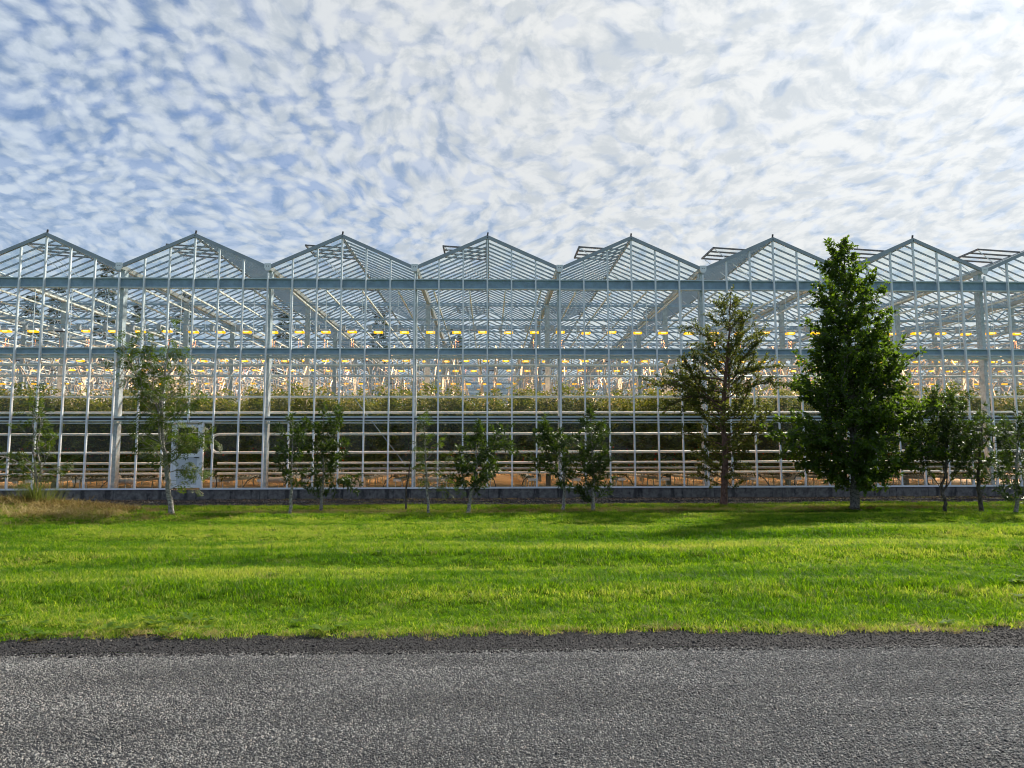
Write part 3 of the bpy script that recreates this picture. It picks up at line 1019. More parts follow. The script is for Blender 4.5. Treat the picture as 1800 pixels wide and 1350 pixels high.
# gutters with end plates, ridges
prof = [(-0.12, ZG + .07), (-0.07, ZG - .06), (0.07, ZG - .06), (0.12, ZG + .07), (0.09, ZG + .07), (0.055, ZG - .03), (-0.055, ZG - .03), (-0.09, ZG + .07)]
gut_me = MB().prism(prof, 'y', -0.03, DEPTH).mesh('gutter', M['gutter'])
ep = MB()
ep.use(M['alu']).prism([(-0.115, ZG + .14), (-0.115, ZG - .02), (-0.06, ZG - .11), (0.06, ZG - .11), (0.115, ZG - .02), (0.115, ZG + .14)], 'y', -0.075, -0.06)
ep.use(M['dark'])  # dark discs paint the shade inside the plate's holes
for s in (-1, 1):
    ep.tube([(s * 0.033, -0.0765, ZG + .04), (s * 0.033, -0.07, ZG + .04)], 0.016, 8)
ep_me = ep.mesh('gutter_end_plate')
for k in range(BAY_LO - 1, BAY_HI + 1):
    x = k * S + S / 2
    gpart('gutter', gut_me, (x, 0, 0))
    if FB_LO - 1 <= k <= FB_HI:
        gpart('gutter_end_plate', ep_me, (x, 0, 0))
ridge_me = MB().prism([(-0.06, ZR - .05), (-.02, ZR - .085), (.02, ZR - .085), (0.06, ZR - .05), (0.03, ZR + .02), (-0.03, ZR + .02)], 'y', 0.08, DEPTH).mesh('ridge', M['bar'])
for k in range(BAY_LO, BAY_HI + 1):
    gpart('ridge', ridge_me, (k * S, 0, 0))

# open roof vents hinged at the ridge on the left slope
VW = 1.62
VENTS = [(1.5, 3.0)] + [(1.5 + CSTEP * j, 3.0 + CSTEP * j) for j in range(1, 6)]


def in_vent(y):
    return any(a - 0.01 <= y < b - 0.01 for a, b in VENTS)


# roof bars and panes: the nearest as parts, the rest joined
barL, barR, paneM, paneHalf = {}, {}, {}, {}
half = S / 2 - 0.12
slope_l = math.hypot(half, ZR - ZG)
for sgn in (-1, 1):
    q = (sgn * half, 0, ZG + 0.05)
    barL[sgn] = MB().bar((sgn * 0.05, 0, ZR - .04), q, 0.035, 0.055).mesh('roof_bar', M['bar'])
    nx_, nz_ = sgn * (ZR - ZG), half
    ln = math.hypot(nx_, nz_)
    off = 0.045

    def slab(t0, t1, d0, d1, th=0.004):
        px0, pz0 = sgn * half * t0, ZR - .04 + (ZG + .05 - ZR + .04) * t0
        px1, pz1 = sgn * half * t1, ZR - .04 + (ZG + .05 - ZR + .04) * t1
        ox, oz = nx_ / ln * off, nz_ / ln * off
        poly = [(px0 + ox, pz0 + oz), (px1 + ox, pz1 + oz), (px1 + ox, pz1 + oz + th), (px0 + ox, pz0 + oz + th)]
        return MB().prism(poly, 'y', d0, d1)
    paneM[sgn] = slab(0.02, 1.0, 0.018, BSTEP - .018).mesh('roof_pane', M['roofglass'])
    paneHalf[sgn] = slab(0.66, 1.0, 0.018, BSTEP - .018).mesh('roof_pane', M['roofglass'])
NB = int(DEPTH / BSTEP)
NEARB = 18
for k in range(FB_LO, FB_HI):
    for j in range(NEARB):
        y = j * BSTEP + 0.08
        for sgn in (-1, 1):
            if j > 0:
                gpart('roof_bar', barL[sgn], (k * S, y, 0))
            gpart('roof_pane', (paneHalf if (sgn < 0 and in_vent(y)) else paneM)[sgn], (k * S, y, 0))
mbars, mgl = MB(), MB()
for k in range(BAY_LO, BAY_HI + 1):
    j0 = NEARB if FB_LO <= k < FB_HI else 0
    for sgn in (-1, 1):
        for j in range(j0, NB):
            y = j * BSTEP + 0.08
            if not seen(k * S + sgn * 1.2, y, 3.5):
                continue
            if y < 13 or j % 2 == 0:
                mbars.bar((k * S + sgn * 0.05, y, ZR - .04), (k * S + sgn * half, y, ZG + .05), 0.035 if y < 13 else 0.05, 0.05 if y < 13 else 0.055)
        y = j0 * BSTEP + .08
        while y < DEPTH - .3:
            y2 = min(y + 1.5, DEPTH)
            if seen(k * S + sgn * 1.2, y2, 4):
                a, b2 = (k * S + sgn * 0.05, ZR + .005), (k * S + sgn * half, ZG + .10)
                if sgn < 0 and in_vent(y + .1):
                    a = (k * S + sgn * half * .66, ZR + .005 + (ZG + .095 - ZR) * .66)
                mgl.add([(a[0], y, a[1]), (a[0], y2, a[1]), (b2[0], y2, b2[1]), (b2[0], y, b2[1])], [(0, 1, 2, 3)])
            y = y2
gpart('far_roof_bars', mbars.mesh('far_roof_bars', M['bar']), kind='stuff')
gpart('far_roof_glass', mgl.mesh('far_roof_glass', M['roofglass']), kind='stuff')

vb = MB()
for y in (0.0, 0.5, 1.0, 1.5):
    vb.bar((-0.03, y, 0.03), (-VW, y, 0.13), 0.055, 0.05)
vb.bar((-VW, -0.02, 0.13), (-VW, 1.52, 0.13), 0.06, 0.06)
vent_me = vb.mesh('roof_vent', M['vent'])
vpane = MB().prism([(-0.06, 0.055), (-VW + .02, 0.152), (-VW + .02, 0.156), (-0.06, 0.059)], 'y', 0.02, 0.48).mesh('vent_pane', M['roofglass'])
rod = MB().bar((-VW + .05, 0, 0.10), (0.12, 0.15, -1.22), 0.022, 0.022).mesh('push_rod', M['alu'])
for (ya, yb) in VENTS:
    for k in range(BAY_LO, BAY_HI + 1):
        if not seen(k * S, ya, 1.0):
            continue
        if ya > 20:
            continue
        v = gpart('roof_vent', vent_me, (k * S, ya, ZR - .02))
        for j in range(3):
            link('vent_pane', vpane, v, (0, j * .5, 0))
        for y in (0.06, 1.44):
            link('push_rod', rod, v, (0, y, 0))

# lattice trusses at every column row
tr = MB()
tr.use(M['steel'])
L2 = S / 2 - 0.10
ZT1, ZT0 = 7.74, 7.13
tr.bar((-L2, 0, ZT1), (L2, 0, ZT1), 0.075, 0.075)
tr.bar((-L2, 0, ZT1 + .085), (L2, 0, ZT1 + .10), 0.04, 0.04)
tr.bar((-L2, 0, ZT0), (L2, 0, ZT0), 0.075, 0.075)
nseg = 8
for i in range(nseg):
    xa, xb = -L2 + 2 * L2 * i / nseg, -L2 + 2 * L2 * (i + 1) / nseg
    if i % 2 == 0:
        tr.bar((xa, 0, ZT1 - .025), (xb, 0, ZT0 + .025), 0.042, 0.042)
    else:
        tr.bar((xa, 0, ZT0 + .025), (xb, 0, ZT1 - .025), 0.042, 0.042)
truss_me = tr.mesh('truss')
lw = MB().bar((-L2, 0, 6.62), (L2, 0, 6.62), 0.05, 0.05).bar((-L2, .3, 5.75), (L2, .3, 5.75), 0.045, 0.045).mesh('cross_rail', M['steel'])
for y in rows_y:
    for k in range(BAY_LO, BAY_HI + 1):
        if seen(k * S, y, 3):
            gpart('truss', truss_me, (k * S, y, 0))
            gpart('cross_rail', lw, (k * S, y, 0))
# cream screen rails running into the depth on the trusses
sr = MB().bar((0, 0.55, 7.19), (0, DEPTH - 1, 7.19), 0.045, 0.055).mesh('screen_rail', M['cream'])
hr = MB().bar((0, 0.58, 7.16), (0, 0.58, 5.0), 0.018, 0.018).mesh('hanger_rod', M['alu'])
hang = MB()
for j in range(1, 11):
    hang.bar((0, 0.58 + CSTEP * j, 7.16), (0, 0.58 + CSTEP * j, 6.5), 0.014, 0.014)
hang_me = hang.mesh('hanger_rods', M['alu'])
for k in range(BAY_LO, BAY_HI + 1):
    for q in range(4):
        x = k * S - 1.875 + 1.25 * q
        rl = gpart('screen_rail', sr, (x, 0, 0))
        if FB_LO <= k <= FB_HI:
            gpart('hanger_rod', hr, (x, 0, 0))
        gpart('hanger_rods', hang_me, (x, 0, 0))
# far end wall and lower side rails at the back
fw = MB()
for i in range(int((BAY_HI - BAY_LO + 1) * 6) + 1):
    x = BAY_LO * S - 2.5 + i * PW
    fw.box(x - .03, x + .03, DEPTH, DEPTH + .08, 0.2, zroof(x) - .05)
for z in (0.3, 2.7, 5.0, 7.3):
    fw.box(BAY_LO * S - 2.5, BAY_HI * S + 2.5, DEPTH - .1, DEPTH - .01, z, z + .2)
gpart('far_end_frame', fw.mesh('far_end_frame', M['alu']), kind='stuff')

# heating pipes along the facade
hp_z = [4.57, 4.20, 3.47, 2.93, 2.19, 1.56, 1.20, 0.85]
YP, RP = 0.62, 0.042
for z in hp_z:
    r_ = RP * (1.0 if z < 4 else .95)
    if z > 2.7:
        gpart('heating_pipe', MB().tube([(XL, YP, z), (XR, YP, z)], r_, 10).mesh('heating_pipe', M['pipe'], True))
    else:
        gpart('heating_pipe', MB().tube([(XL, YP, z), (-10.75, YP, z)], r_, 10).mesh('heating_pipe', M['pipe'], True))
        if abs(z - 2.19) < .01:
            arc = [(XR, YP, 2.19), (-9.18, YP, 2.19), (-9.30, YP, 2.16), (-9.40, YP, 2.08), (-9.43, YP, 1.97), (-9.43, YP, 1.80), (-9.40, YP, 1.67), (-9.30, YP, 1.585), (-9.18, YP, 1.56), (XR, YP, 1.56)]
            gpart('heating_pipe', MB().tube(arc, RP * 1.1, 10).mesh('heating_pipe', M['pipe'], True))
        elif abs(z - 1.56) > .01:
            gpart('heating_pipe', MB().tube([(XR, YP, z), (-9.2, YP, z)], r_, 10).mesh('heating_pipe', M['pipe'], True))
gpart('heating_pipe', MB().tube([(XL, 2.0, 0.98), (XR, 2.0, 0.98)], 0.045, 8).mesh('heating_pipe', M['greyplastic'], True))
# wire braces crossing one bay
for (a, b2) in (((563, 622), (713, 818)), ((640, 630), (613, 668))):
    p0, p1 = atY(*a, 0.75), atY(*b2, 0.75)
    gpart('brace_rod', MB().tube([p0, p1], 0.012, 6).mesh('brace_rod', M['steel']))

# door
dr = link('door', None, gh, (0, 0, 0))
D0, D1, DZ0, DZ1 = DOOR_X0 + .06, DOOR_X1 - .06, 0.40, 2.50
fr = MB()
for x0, x1 in ((DOOR_X0, DOOR_X0 + .055), (DOOR_X1 - .055, DOOR_X1)):
    fr.box(x0, x1, -0.06, 0.06, 0.34, 2.56)
fr.box(DOOR_X0 - .35, DOOR_X1 + .33, -0.055, 0.055, 2.563, 2.61)
link('door_frame', fr.mesh('door_frame', M['alu']), dr)
lf = MB()
for x0, x1 in ((D0, D0 + .12), (D1 - .12, D1)):
    lf.box(x0, x1, -0.03, 0.03, DZ0, DZ1)
lf.box(D0 + .12, D1 - .12, -0.03, 0.03, DZ0, DZ0 + .10)
lf.box(D0 + .12, D1 - .12, -0.03, 0.03, 1.42, 1.54)
lf.box(D0 + .12, D1 - .12, -0.03, 0.03, DZ1 - .10, DZ1)
link('door_leaf', lf.mesh('door_leaf', M['white']), dr)
link('door_panel', MB().box(D0 + .123, D1 - .123, -0.012, 0.012, DZ0 + .103, 1.417).mesh('door_panel', M['doorpanel']), dr)
link('door_pane', MB().box(D0 + .123, D1 - .123, -0.004, 0.004, 1.543, DZ1 - .103).mesh('door_pane', M['glass']), dr)
link('handle', MB().box(D1 - .09, D1 - .06, -0.075, -0.03, 1.38, 1.42).box(D1 - .20, D1 - .06, -0.095, -0.075, 1.385, 1.415).mesh('handle', M['dark']), dr)

# grey drain ducts lying on the floor by the facade columns
for px0, px1, py, elbow in ((206, 236, 846, True), (473, 505, 844, False), (735, 772, 843, False)):
    p0, p1 = atY(px0, py, 0.85), atY(px1, py, 0.85)
    d = MB()
    if elbow:
        pts = [(p0.x, .85, p0.z + .28), (p0.x + .01, .85, p0.z + .12), (p0.x + .08, .85, p0.z + .02), (p0.x + .2, .85, p0.z)]
        pts += [(p0.x + .2 + (p1.x - p0.x - .2) * t, .85, p0.z) for t in (.2, .21, .4, .41, .6, .61, .8, .81, 1)]
        rr = [.10] * 4 + [.10, .112, .112, .10, .10, .112, .112, .10, .10]
        d.tube(pts, rr, 12)
    else:
        xm = (p0.x + p1.x) / 2 + .1
        d.tube([(p0.x, .85, p0.z), (xm - .03, .85, p0.z), (xm - .03, .85, p0.z), (xm + .03, .85, p0.z), (xm + .03, .85, p0.z), (p1.x, .85, p0.z)], [.10, .10, .115, .115, .10, .10], 12)
    link('drain_duct', d.mesh('drain_duct', M['greyplastic'], True), None, None,
         'grey ' + ('ribbed elbow duct on the floor left of the white door' if elbow else ('plain duct on the floor behind the left bushy sapling pair' if px0 < 600 else 'plain duct on the floor behind the slender saplings in the middle')),
         'duct', 'grey ducts on the floor by the facade')
# pale tub with a sloping front standing inside
p0 = atY(610, 858, 1.3)
p1 = atY(640, 836, 1.3)
tb = MB().use(M['wood'])
tb.prism([(p0.x - .02, 0.2), (p1.x, 0.2), (p1.x, 0.66), (p0.x + .05, 0.66)], 'y', 1.1, 1.7)
tb.use(M['dark']).box(p0.x + .15, p1.x - .1, 1.06, 1.099, 0.2, 0.29)
link('tub', tb.mesh('tub'), None, None, 'pale square tub on the floor inside, right of the glossy sapling pair', 'tub')

# ------------------------------------------------------------------ grow lamps
lens_w = 0.17
hood = MB().use(M['hood'])
hb = [(-.165, 0.0), (.165, 0.0), (.125, .085), (-.125, .085)]
hood.prism(hb, 'y', -0.10, 0.10)
hood_me = hood.mesh('hood', M['hood'])
lens_me = MB().prism([(-.165, -.002), (-.165, -.07), (.165, -.07), (.165, -.002)], 'y', -0.09, 0.09).mesh('lens', M['lens'])
tube_me = MB().tube([(-.09, -.093, -.035), (.09, -.093, -.035)], 0.016, 6).mesh('tube', M['core'])
cap_off = MB().prism([(-.16, -.002), (-.15, -.035), (.15, -.035), (.16, -.002)], 'y', -0.09, 0.09).mesh('lens', M['dark'])
bal_me = MB().box(-.38, -.25, -.06, .06, .02, .23).mesh('ballast_box', M['box'])
brk_me = MB().bar((-.45, 0, .25), (.2, 0, .25), .03, .03).bar((-.30, 0, .235), (-.30, 0, .23), .02, .02).bar((0, 0, .085), (0, 0, .235), .025, .025).mesh('bracket', M['steel'])
hang_l = MB().bar((-.04, 0.06, -.28), (-.04, 0.06, -.72), .012, .012).bar((.05, 0.08, -.32), (.05, 0.08, -.6), .012, .012).mesh('dropper', M['copper'])
one = MB()
one.use(M['hood']).prism(hb, 'y', -0.10, 0.10)
one.use(M['lens']).prism([(-.16, -.002), (-.14, -.075), (.14, -.075), (.16, -.002)], 'y', -0.09, 0.09)
one.use(M['box']).box(-.38, -.25, -.06, .06, .02, .23)
far_lamp = one.mesh('grow_lamp')
LIGHT = bpy.data.lights.new('lamp_light', 'AREA')
LIGHT.shape = 'RECTANGLE'
LIGHT.size, LIGHT.size_y = 0.26, 0.14
LIGHT.energy = 36
LIGHT.spread = math.radians(150)
LIGHT.color = (1.0, 0.54, 0.27)
LIGHT2 = LIGHT.copy()
LIGHT2.energy = 72
ROWS = [3.15, 11.8, 15.9, 23.4, 27.2, 34.9, 38.9, 46.4, 50.2, 58.0]
NAMES = ['front', 'second', 'third', 'fourth', 'fifth']
ZL = 6.20
stuff_l = MB()


def add_light(parent, x, y, z, data=None):
    lo = bpy.data.objects.new('lamp_light', data or LIGHT)
    COL.objects.link(lo)
    lo.location = (x, y, z)
    if parent is not None:
        lo.parent = parent
    return lo


for ri, y in enumerate(ROWS):
    x0, x1 = in_view_x(y, 0.0)
    off = [-0.19, -0.10, 0.2, -0.3, 0.35][ri % 5]
    xs = np.arange(math.ceil(x0 - off), x1 - off) + off
    cnt = 0
    for xi, x in enumerate(xs):
        x = float(x)
        if any(abs(((x + S / 2 + S / 2) % S) - S / 2) < .18 for _ in (0,)) and ri > 0:
            x += 0.3
        rr = random.random()
        offp = (ri == 0 and xi == 3) or (ri > 0 and rr < 0.13)
        if ri < 5:
            cnt += 1
            lit = 'unlit grey' if offp else 'lit orange'
            t = link('grow_lamp', None, None, (x, y, ZL + random.uniform(-.02, .02)),
                     f'{lit} grow lamp, {ordinal(cnt)} from the left in the {NAMES[ri]} hanging row', 'grow lamp', 'grow lamps hanging in rows under the roof')
            if ri < 3:
                link('hood', hood_me, t)
                link('lens', cap_off if offp else lens_me, t)
                if not offp:
                    link('tube', tube_me, t)
                link('ballast_box', bal_me, t)
                link('bracket', brk_me, t)
                if random.random() < .5:
                    link('dropper', hang_l, t)
            else:
                link('hood', hood_me, t)
                link('lens', cap_off if offp else lens_me, t)
                link('ballast_box', bal_me, t)
            if not offp:
                add_light(t, 0, 0, -.085)
        else:
            stuff_l.use(M['hood']).prism([(x + a, ZL + b2) for a, b2 in hb], 'y', y - .1, y + .1)
            stuff_l.use(M['lens'] if not offp else M['hood']).prism([(x - .16, ZL - .002), (x - .14, ZL - .075), (x + .14, ZL - .075), (x + .16, ZL - .002)], 'y', y - .09, y + .09)
            stuff_l.use(M['box']).box(x - .38, x - .25, y - .06, y + .06, ZL + .02, ZL + .23)
            if not offp and xi % 2 == 0:
                add_light(None, x, y, ZL - .085, LIGHT2)
link('far_grow_lamps', stuff_l.mesh('far_grow_lamps'), kind='stuff', label='distant rows of orange grow lamps deep inside the glasshouse')


# ------------------------------------------------------------------ leaves
def frames(a, nrm, r):
    a = a / np.linalg.norm(a, axis=1, keepdims=True)
    x = np.cross(nrm, a)
    x /= np.linalg.norm(x, axis=1, keepdims=True) + 1e-9
    z = np.cross(a, x)
    return x, a, z


def leaves(Pp, A, size, tv, tf, r, tilt=0.5, nrm=None):
    """copies of a leaf template (tv: x across, y along, z out) at Pp along A"""
    n_ = len(Pp)
    if nrm is None:
        nrm = np.tile([0, 0, 1.0], (n_, 1))
    nrm = nrm + r.normal(0, tilt, (n_, 3))
    x, y, z = frames(A, nrm, r)
    tv = np.asarray(tv, float)
    V = Pp[:, None, :] + size[:, None, None] * (tv[None, :, 0:1] * x[:, None, :] + tv[None, :, 1:2] * y[:, None, :] + tv[None, :, 2:3] * z[:, None, :])
    F = np.asarray(tf)[None] + (np.arange(n_) * len(tv))[:, None, None]
    return V.reshape(-1, 3), F.reshape(-1, 3)


BROAD_V = [(0, 0, 0), (-.30, .38, .06), (.30, .38, .06), (0, .42, -.03), (-.20, .75, .02), (.20, .75, .02), (0, 1, -.12)]
BROAD_F = [(0, 3, 1), (0, 2, 3), (1, 3, 4), (3, 2, 5), (4, 3, 6), (3, 5, 6)]
WILL_V = [(0, 0, 0), (-.14, .4, .04), (.14, .4, .04), (0, .45, -.03), (0, 1, -.10)]
WILL_F = [(0, 3, 1), (0, 2, 3), (1, 3, 4), (3, 2, 4)]
SMALL_V = [(0, 0, 0), (-.27, .5, .03), (.27, .5, .03), (0, 1, -.05)]
SMALL_F = [(0, 2, 1), (1, 2, 3)]


def pinnate(pairs, ll, lw_, droop=.25):
    V, F = [], []
    for i in range(pairs):
        t = .2 + .7 * i / (pairs - 1)
        for sg in (-1, 1):
            b = len(V)
            zz = -droop * t * t
            V += [(0, t, zz), (sg * ll * .5, t + ll * .30 - lw_, zz + .02), (sg * ll * .5, t + ll * .22 + lw_, zz - .01), (sg * ll, t + ll * .45, zz - .06)]
            F += [(b, b + 1, b + 2), (b + 1, b + 3, b + 2)] if sg > 0 else [(b, b + 2, b + 1), (b + 1, b + 2, b + 3)]
    b = len(V)
    V += [(0, .9, -droop * .8), (-lw_, 1.02, -droop), (lw_, 1.02, -droop), (0, 1.22, -droop * 1.2)]
    F += [(b, b + 2, b + 1), (b + 1, b + 2, b + 3)]
    return V, F


ROWAN_V, ROWAN_F = pinnate(5, .38, .085)
TOM_V, TOM_F = pinnate(3, .42, .13, .5)


# ------------------------------------------------------------------ trees
def rot_about(v, axis, ang):
    return Matrix.Rotation(ang, 3, Vector(axis)) @ v


def build_tree(name, label, base, trunk, prof, nlimb, leafkind, leafsize, barkm, leafm, seed, group, rise=.45, r0=.05, limb_r=.32, side_gap=.16, leaf_gap=.05,
               side_len=.38, whorl=0, extra=(), hide_stem=0, droop=0.0, per=1, low_t=0.0, tilt=.6, depth_squash=.8):
    """trunk: list of (px, py); prof: list of (py, left px, right px) measured in the picture at the tree's own distance"""
    r = np.random.default_rng(seed)
    Y = base.y
    tp = [atY(px, py, Y) for px, py in trunk]
    tp[0].z = -0.05 + float(lawn_h(base.x, base.y))
    for i in range(1, len(tp)):
        tp[i].y += r.normal(0, .05)
    # resample trunk
    pts = []
    for i in range(len(tp) - 1):
        for t in np.linspace(0, 1, 5)[:-1]:
            pts.append(tp[i].lerp(tp[i + 1], float(t)))
    pts.append(tp[-1])
    for i in range(2, len(pts) - 1):
        pts[i] = pts[i] + Vector(r.normal(0, .012, 3))
    H = pts[-1].z
    stem = MB()
    rad = [max(.006, r0 * (1 - .92 * (p.z / H)) * (1.25 if i == 0 else 1)) for i, p in enumerate(pts)]
    stem.tube(pts, rad, 9)
    zs = [atY(900, q[0], Y).z for q in prof]
    mpx = (Y - CAM['y']) / F_PX
    lw_ = [(q[1] * mpx * 1.10, q[2] * mpx * 1.10) for q in prof]
    order = np.argsort(zs)
    zs = np.array(zs)[order]
    lwA = np.array(lw_)[order]

    def env(z, az):
        l_, rr = np.interp(z, zs, lwA[:, 0]), np.interp(z, zs, lwA[:, 1])
        c = math.cos(az)
        side = rr if c > 0 else l_
        return math.hypot(side * c, (l_ + rr) / 2 * depth_squash * math.sin(az))

    def at_h(z):
        for i in range(len(pts) - 1):
            if pts[i].z <= z <= pts[i + 1].z:
                return pts[i].lerp(pts[i + 1], (z - pts[i].z) / max(1e-6, pts[i + 1].z - pts[i].z)), rad[i]
        return pts[-1], rad[-1]

    LP, LA = [], []

    def leaf_at(p, d):
        if whorl:
            for q in range(whorl):
                ax = Vector(r.normal(0, 1, 3))
                a = (d * .55 + ax.normalized() * .75)
                LP.append(p)
                LA.append(a)
        else:
            for q in range(per):
                a = d * .5 + Vector(r.normal(0, .7, 3)) + Vector((0, 0, -droop))
                LP.append(p + Vector(r.normal(0, .02, 3)))
                LA.append(a)

    def twig(p, d, L, rd, lv):
        n_ = max(2, int(L / .12))
        d = d.normalized()
        q = p.copy()
        path = [q.copy()]
        for i in range(n_):
            d = (d + Vector(r.normal(0, .13, 3)) + Vector((0, 0, .02 - droop * .06))).normalized()
            q = q + d * (L / n_)
            path.append(q.copy())
        stem.tube(path, [max(.0025, rd * (1 - .75 * i / n_)) for i in range(n_ + 1)], 4 if rd < .01 else 6, False)
        if lv:
            acc = 0.0
            for i in range(n_):
                seg = (path[i + 1] - path[i])
                k2 = max(1, int(seg.length / leaf_gap))
                for q2 in range(k2):
                    leaf_at(path[i] + seg * ((q2 + r.uniform()) / k2), seg.normalized())
            leaf_at(path[-1], d)
        return path

    def limb(p0, dirv_, L, rd):
        path = twig(p0, dirv_, L, rd, False)
        tot = 0
        sgn = 1
        for i in range(len(path) - 1):
            seg = path[i + 1] - path[i]
            n2 = max(1, int(round(seg.length / side_gap)))
            for q2 in range(n2):
                s_ = (i + (q2 + .5) / n2) / (len(path) - 1)
                if s_ < .18:
                    continue
                sgn = -sgn
                d = seg.normalized()
                ax = Vector((0, 0, 1)) + Vector(r.normal(0, .5, 3))
                dd = rot_about(d, ax.normalized(), sgn * r.uniform(.5, 1.1))
                dd = dd + Vector((0, 0, r.uniform(-.25, .4)))
                twig(path[i] + seg * ((q2 + .5) / n2), dd, side_len * L * r.uniform(.5, 1.1) * (1.15 - .7 * s_) + .05, rd * .4, True)
        for i in range(len(path) // 3, len(path)):
            leaf_at(path[i], (path[i] - path[i - 1]).normalized())

    zlo, zhi = zs[0], zs[-1]
    for i in range(nlimb):
        t = (i + r.uniform(.1, .9)) / nlimb
        z = zlo + (zhi - zlo) * (low_t + (1 - low_t) * t) * .985
        az = i * 2.39996 + r.uniform(-.35, .35)
        e = env(z, az)
        if e < .02:
            continue
        L = e * r.uniform(.62, 1.18)
        rs = rise * (1 + .6 * t)
        L3 = L * math.sqrt(1 + .3 * rs * rs)
        p, rr = at_h(max(.25, z - L * rs * .7))
        limb(p, Vector((math.cos(az), math.sin(az), rs)), L3, max(.005, min(rr * .7, limb_r * L * .05)))
    for (a, b2, yo) in extra:
        p, q = atY(*a, Y), atY(*b2, Y + yo)
        limb(p, (q - p).normalized(), (q - p).length, max(.006, .012 * (q - p).length))
    # leader
    twig(pts[-2], (pts[-1] - pts[-2]).normalized(), .3, .006, True)
    t = link(name, None, None, (base.x, base.y, float(lawn_h(base.x, base.y))), label, 'tree', group)
    loc = Vector(t.location)
    stem.v = [tuple(Vector(v_) - loc) for v_ in stem.v]
    link('trunk', stem.mesh('trunk', barkm, True), t)
    if LP:
        LPn = np.array([tuple(p - loc) for p in LP])
        LAn = np.array([tuple(a) for a in LA])
        tv, tf = {'broad': (BROAD_V, BROAD_F), 'willow': (WILL_V, WILL_F), 'small': (SMALL_V, SMALL_F), 'rowan': (ROWAN_V, ROWAN_F)}[leafkind]
        sz = leafsize * r.uniform(.65, 1.2, len(LPn))
        V, F = leaves(LPn, LAn, sz, tv, tf, r, tilt)
        link('crown', np_mesh('crown', V, F, leafm), t)
        print('LEAVES', name, base.x, len(LPn))
    return t


G = 'young trees planted in a row in front of the glasshouse'
WIL = dict(leafkind='willow', leafsize=.14, barkm=M['bark_grey'], leafm=M['leaf_willow'], group=G, whorl=5, side_gap=.085, leaf_gap=.062, side_len=.62, rise=.6)
ROW = dict(leafkind='rowan', leafsize=.20, barkm=M['bark_grey'], leafm=M['leaf_rowan'], group=G, side_gap=.12, leaf_gap=.058, side_len=.55, rise=.5, tilt=.35, droop=.25)


def B(px, py):
    return ground(px, py)


# 1 ragged rowan at the left edge, several thin stems
build_tree('rowan_tree', 'ragged sparse rowan with long bare shoots rising from a clump of tall dry grass', B(62, 912), [(62, 912), (66, 840), (62, 780), (58, 735), (55, 690)],
           [(835, 20, 30), (815, 48, 55), (790, 40, 60), (760, 20, 62), (735, 8, 30), (690, 3, 3)], 9, seed=101, r0=.035, extra=[((66, 845), (0, 742), .1), ((68, 840), (125, 700), -.1), ((66, 838), (105, 775), 0.2), ((66, 840), (20, 815), -.2), ((68, 835), (125, 815), .3), ((64, 880), (38, 850), .1)],
           **{**ROW, 'side_gap': .42, 'leaf_gap': .22, 'side_len': .24})
# 2 larger rowan left of the door
build_tree('rowan_tree', 'leaning rowan with white trunk and forked top standing before the white door', B(302, 914), [(302, 914), (296, 870), (289, 820), (284, 780), (286, 720), (290, 660), (296, 610), (300, 570)],
           [(815, 30, 40), (790, 55, 75), (750, 48, 82), (720, 30, 70), (690, 42, 62), (650, 36, 42), (625, 26, 28), (600, 6, 8)], 26, seed=102, r0=.065,
           extra=[((284, 790), (262, 605), -.15), ((268, 690), (258, 590), -.1), ((297, 862), (352, 812), .2), ((288, 812), (345, 760), -.3), ((286, 790), (245, 775), .2)], **ROW)
# 3, 4 glossy pair
build_tree('willow_tree', 'small glossy-leaved sapling with white trunk, left of the close pair by the second column', B(509, 907), [(509, 907), (512, 870), (513, 830), (514, 780), (516, 745)],
           [(855, 8, 10), (835, 22, 22), (800, 30, 30), (770, 34, 34), (745, 26, 26), (735, 6, 6)], 15, seed=103, r0=.042, **WIL)
build_tree('willow_tree', 'small glossy-leaved sapling with straight white trunk, right and taller of the close pair', B(564, 901), [(564, 901), (566, 860), (568, 810), (568, 760), (570, 722)],
           [(870, 12, 4), (845, 20, 30), (820, 24, 55), (790, 26, 40), (760, 28, 48), (735, 34, 50), (720, 10, 10)], 20, seed=104, r0=.045, extra=[((566, 850), (625, 828), -.2), ((563, 880), (540, 858), -.1)], **WIL)
# 5 nearly leafless whip
t5 = build_tree('bare_sapling', 'thin leafless dark whip beside a slender rowan sapling', B(714, 899), [(714, 899), (713, 868), (717, 838), (722, 800), (718, 770)], [(845, 6, 14), (800, 5, 12), (770, 2, 2)], 3, 'small', .03, M['bark_dark'], M['leaf_small'], 105, G,
                r0=.03, side_gap=.5, leaf_gap=.6, extra=[((714, 850), (728, 822), .1)])
# 6 slender rowan sapling
build_tree('rowan_tree', 'slender yellowish rowan sapling with leaves reaching right, between bare whip and bushy sapling', B(753, 904), [(753, 904), (751, 860), (748, 810), (747, 770), (746, 735)],
           [(862, 6, 30), (840, 14, 55), (810, 16, 60), (780, 16, 36), (755, 14, 18), (735, 3, 3)], 15, seed=106, r0=.036, **{**ROW, 'leafsize': .17})
# 7
build_tree('willow_tree', 'bushy glossy sapling with short crooked trunk, third trunk right of the bare whip', B(822, 904), [(822, 904), (826, 880), (834, 850), (838, 810), (836, 770), (838, 752)],
           [(865, 18, 14), (845, 34, 40), (820, 32, 42), (795, 30, 34), (770, 16, 30), (752, 5, 18)], 20, seed=107, r0=.05, extra=[((838, 820), (866, 748), .2), ((838, 800), (895, 780), -.2)], **WIL)
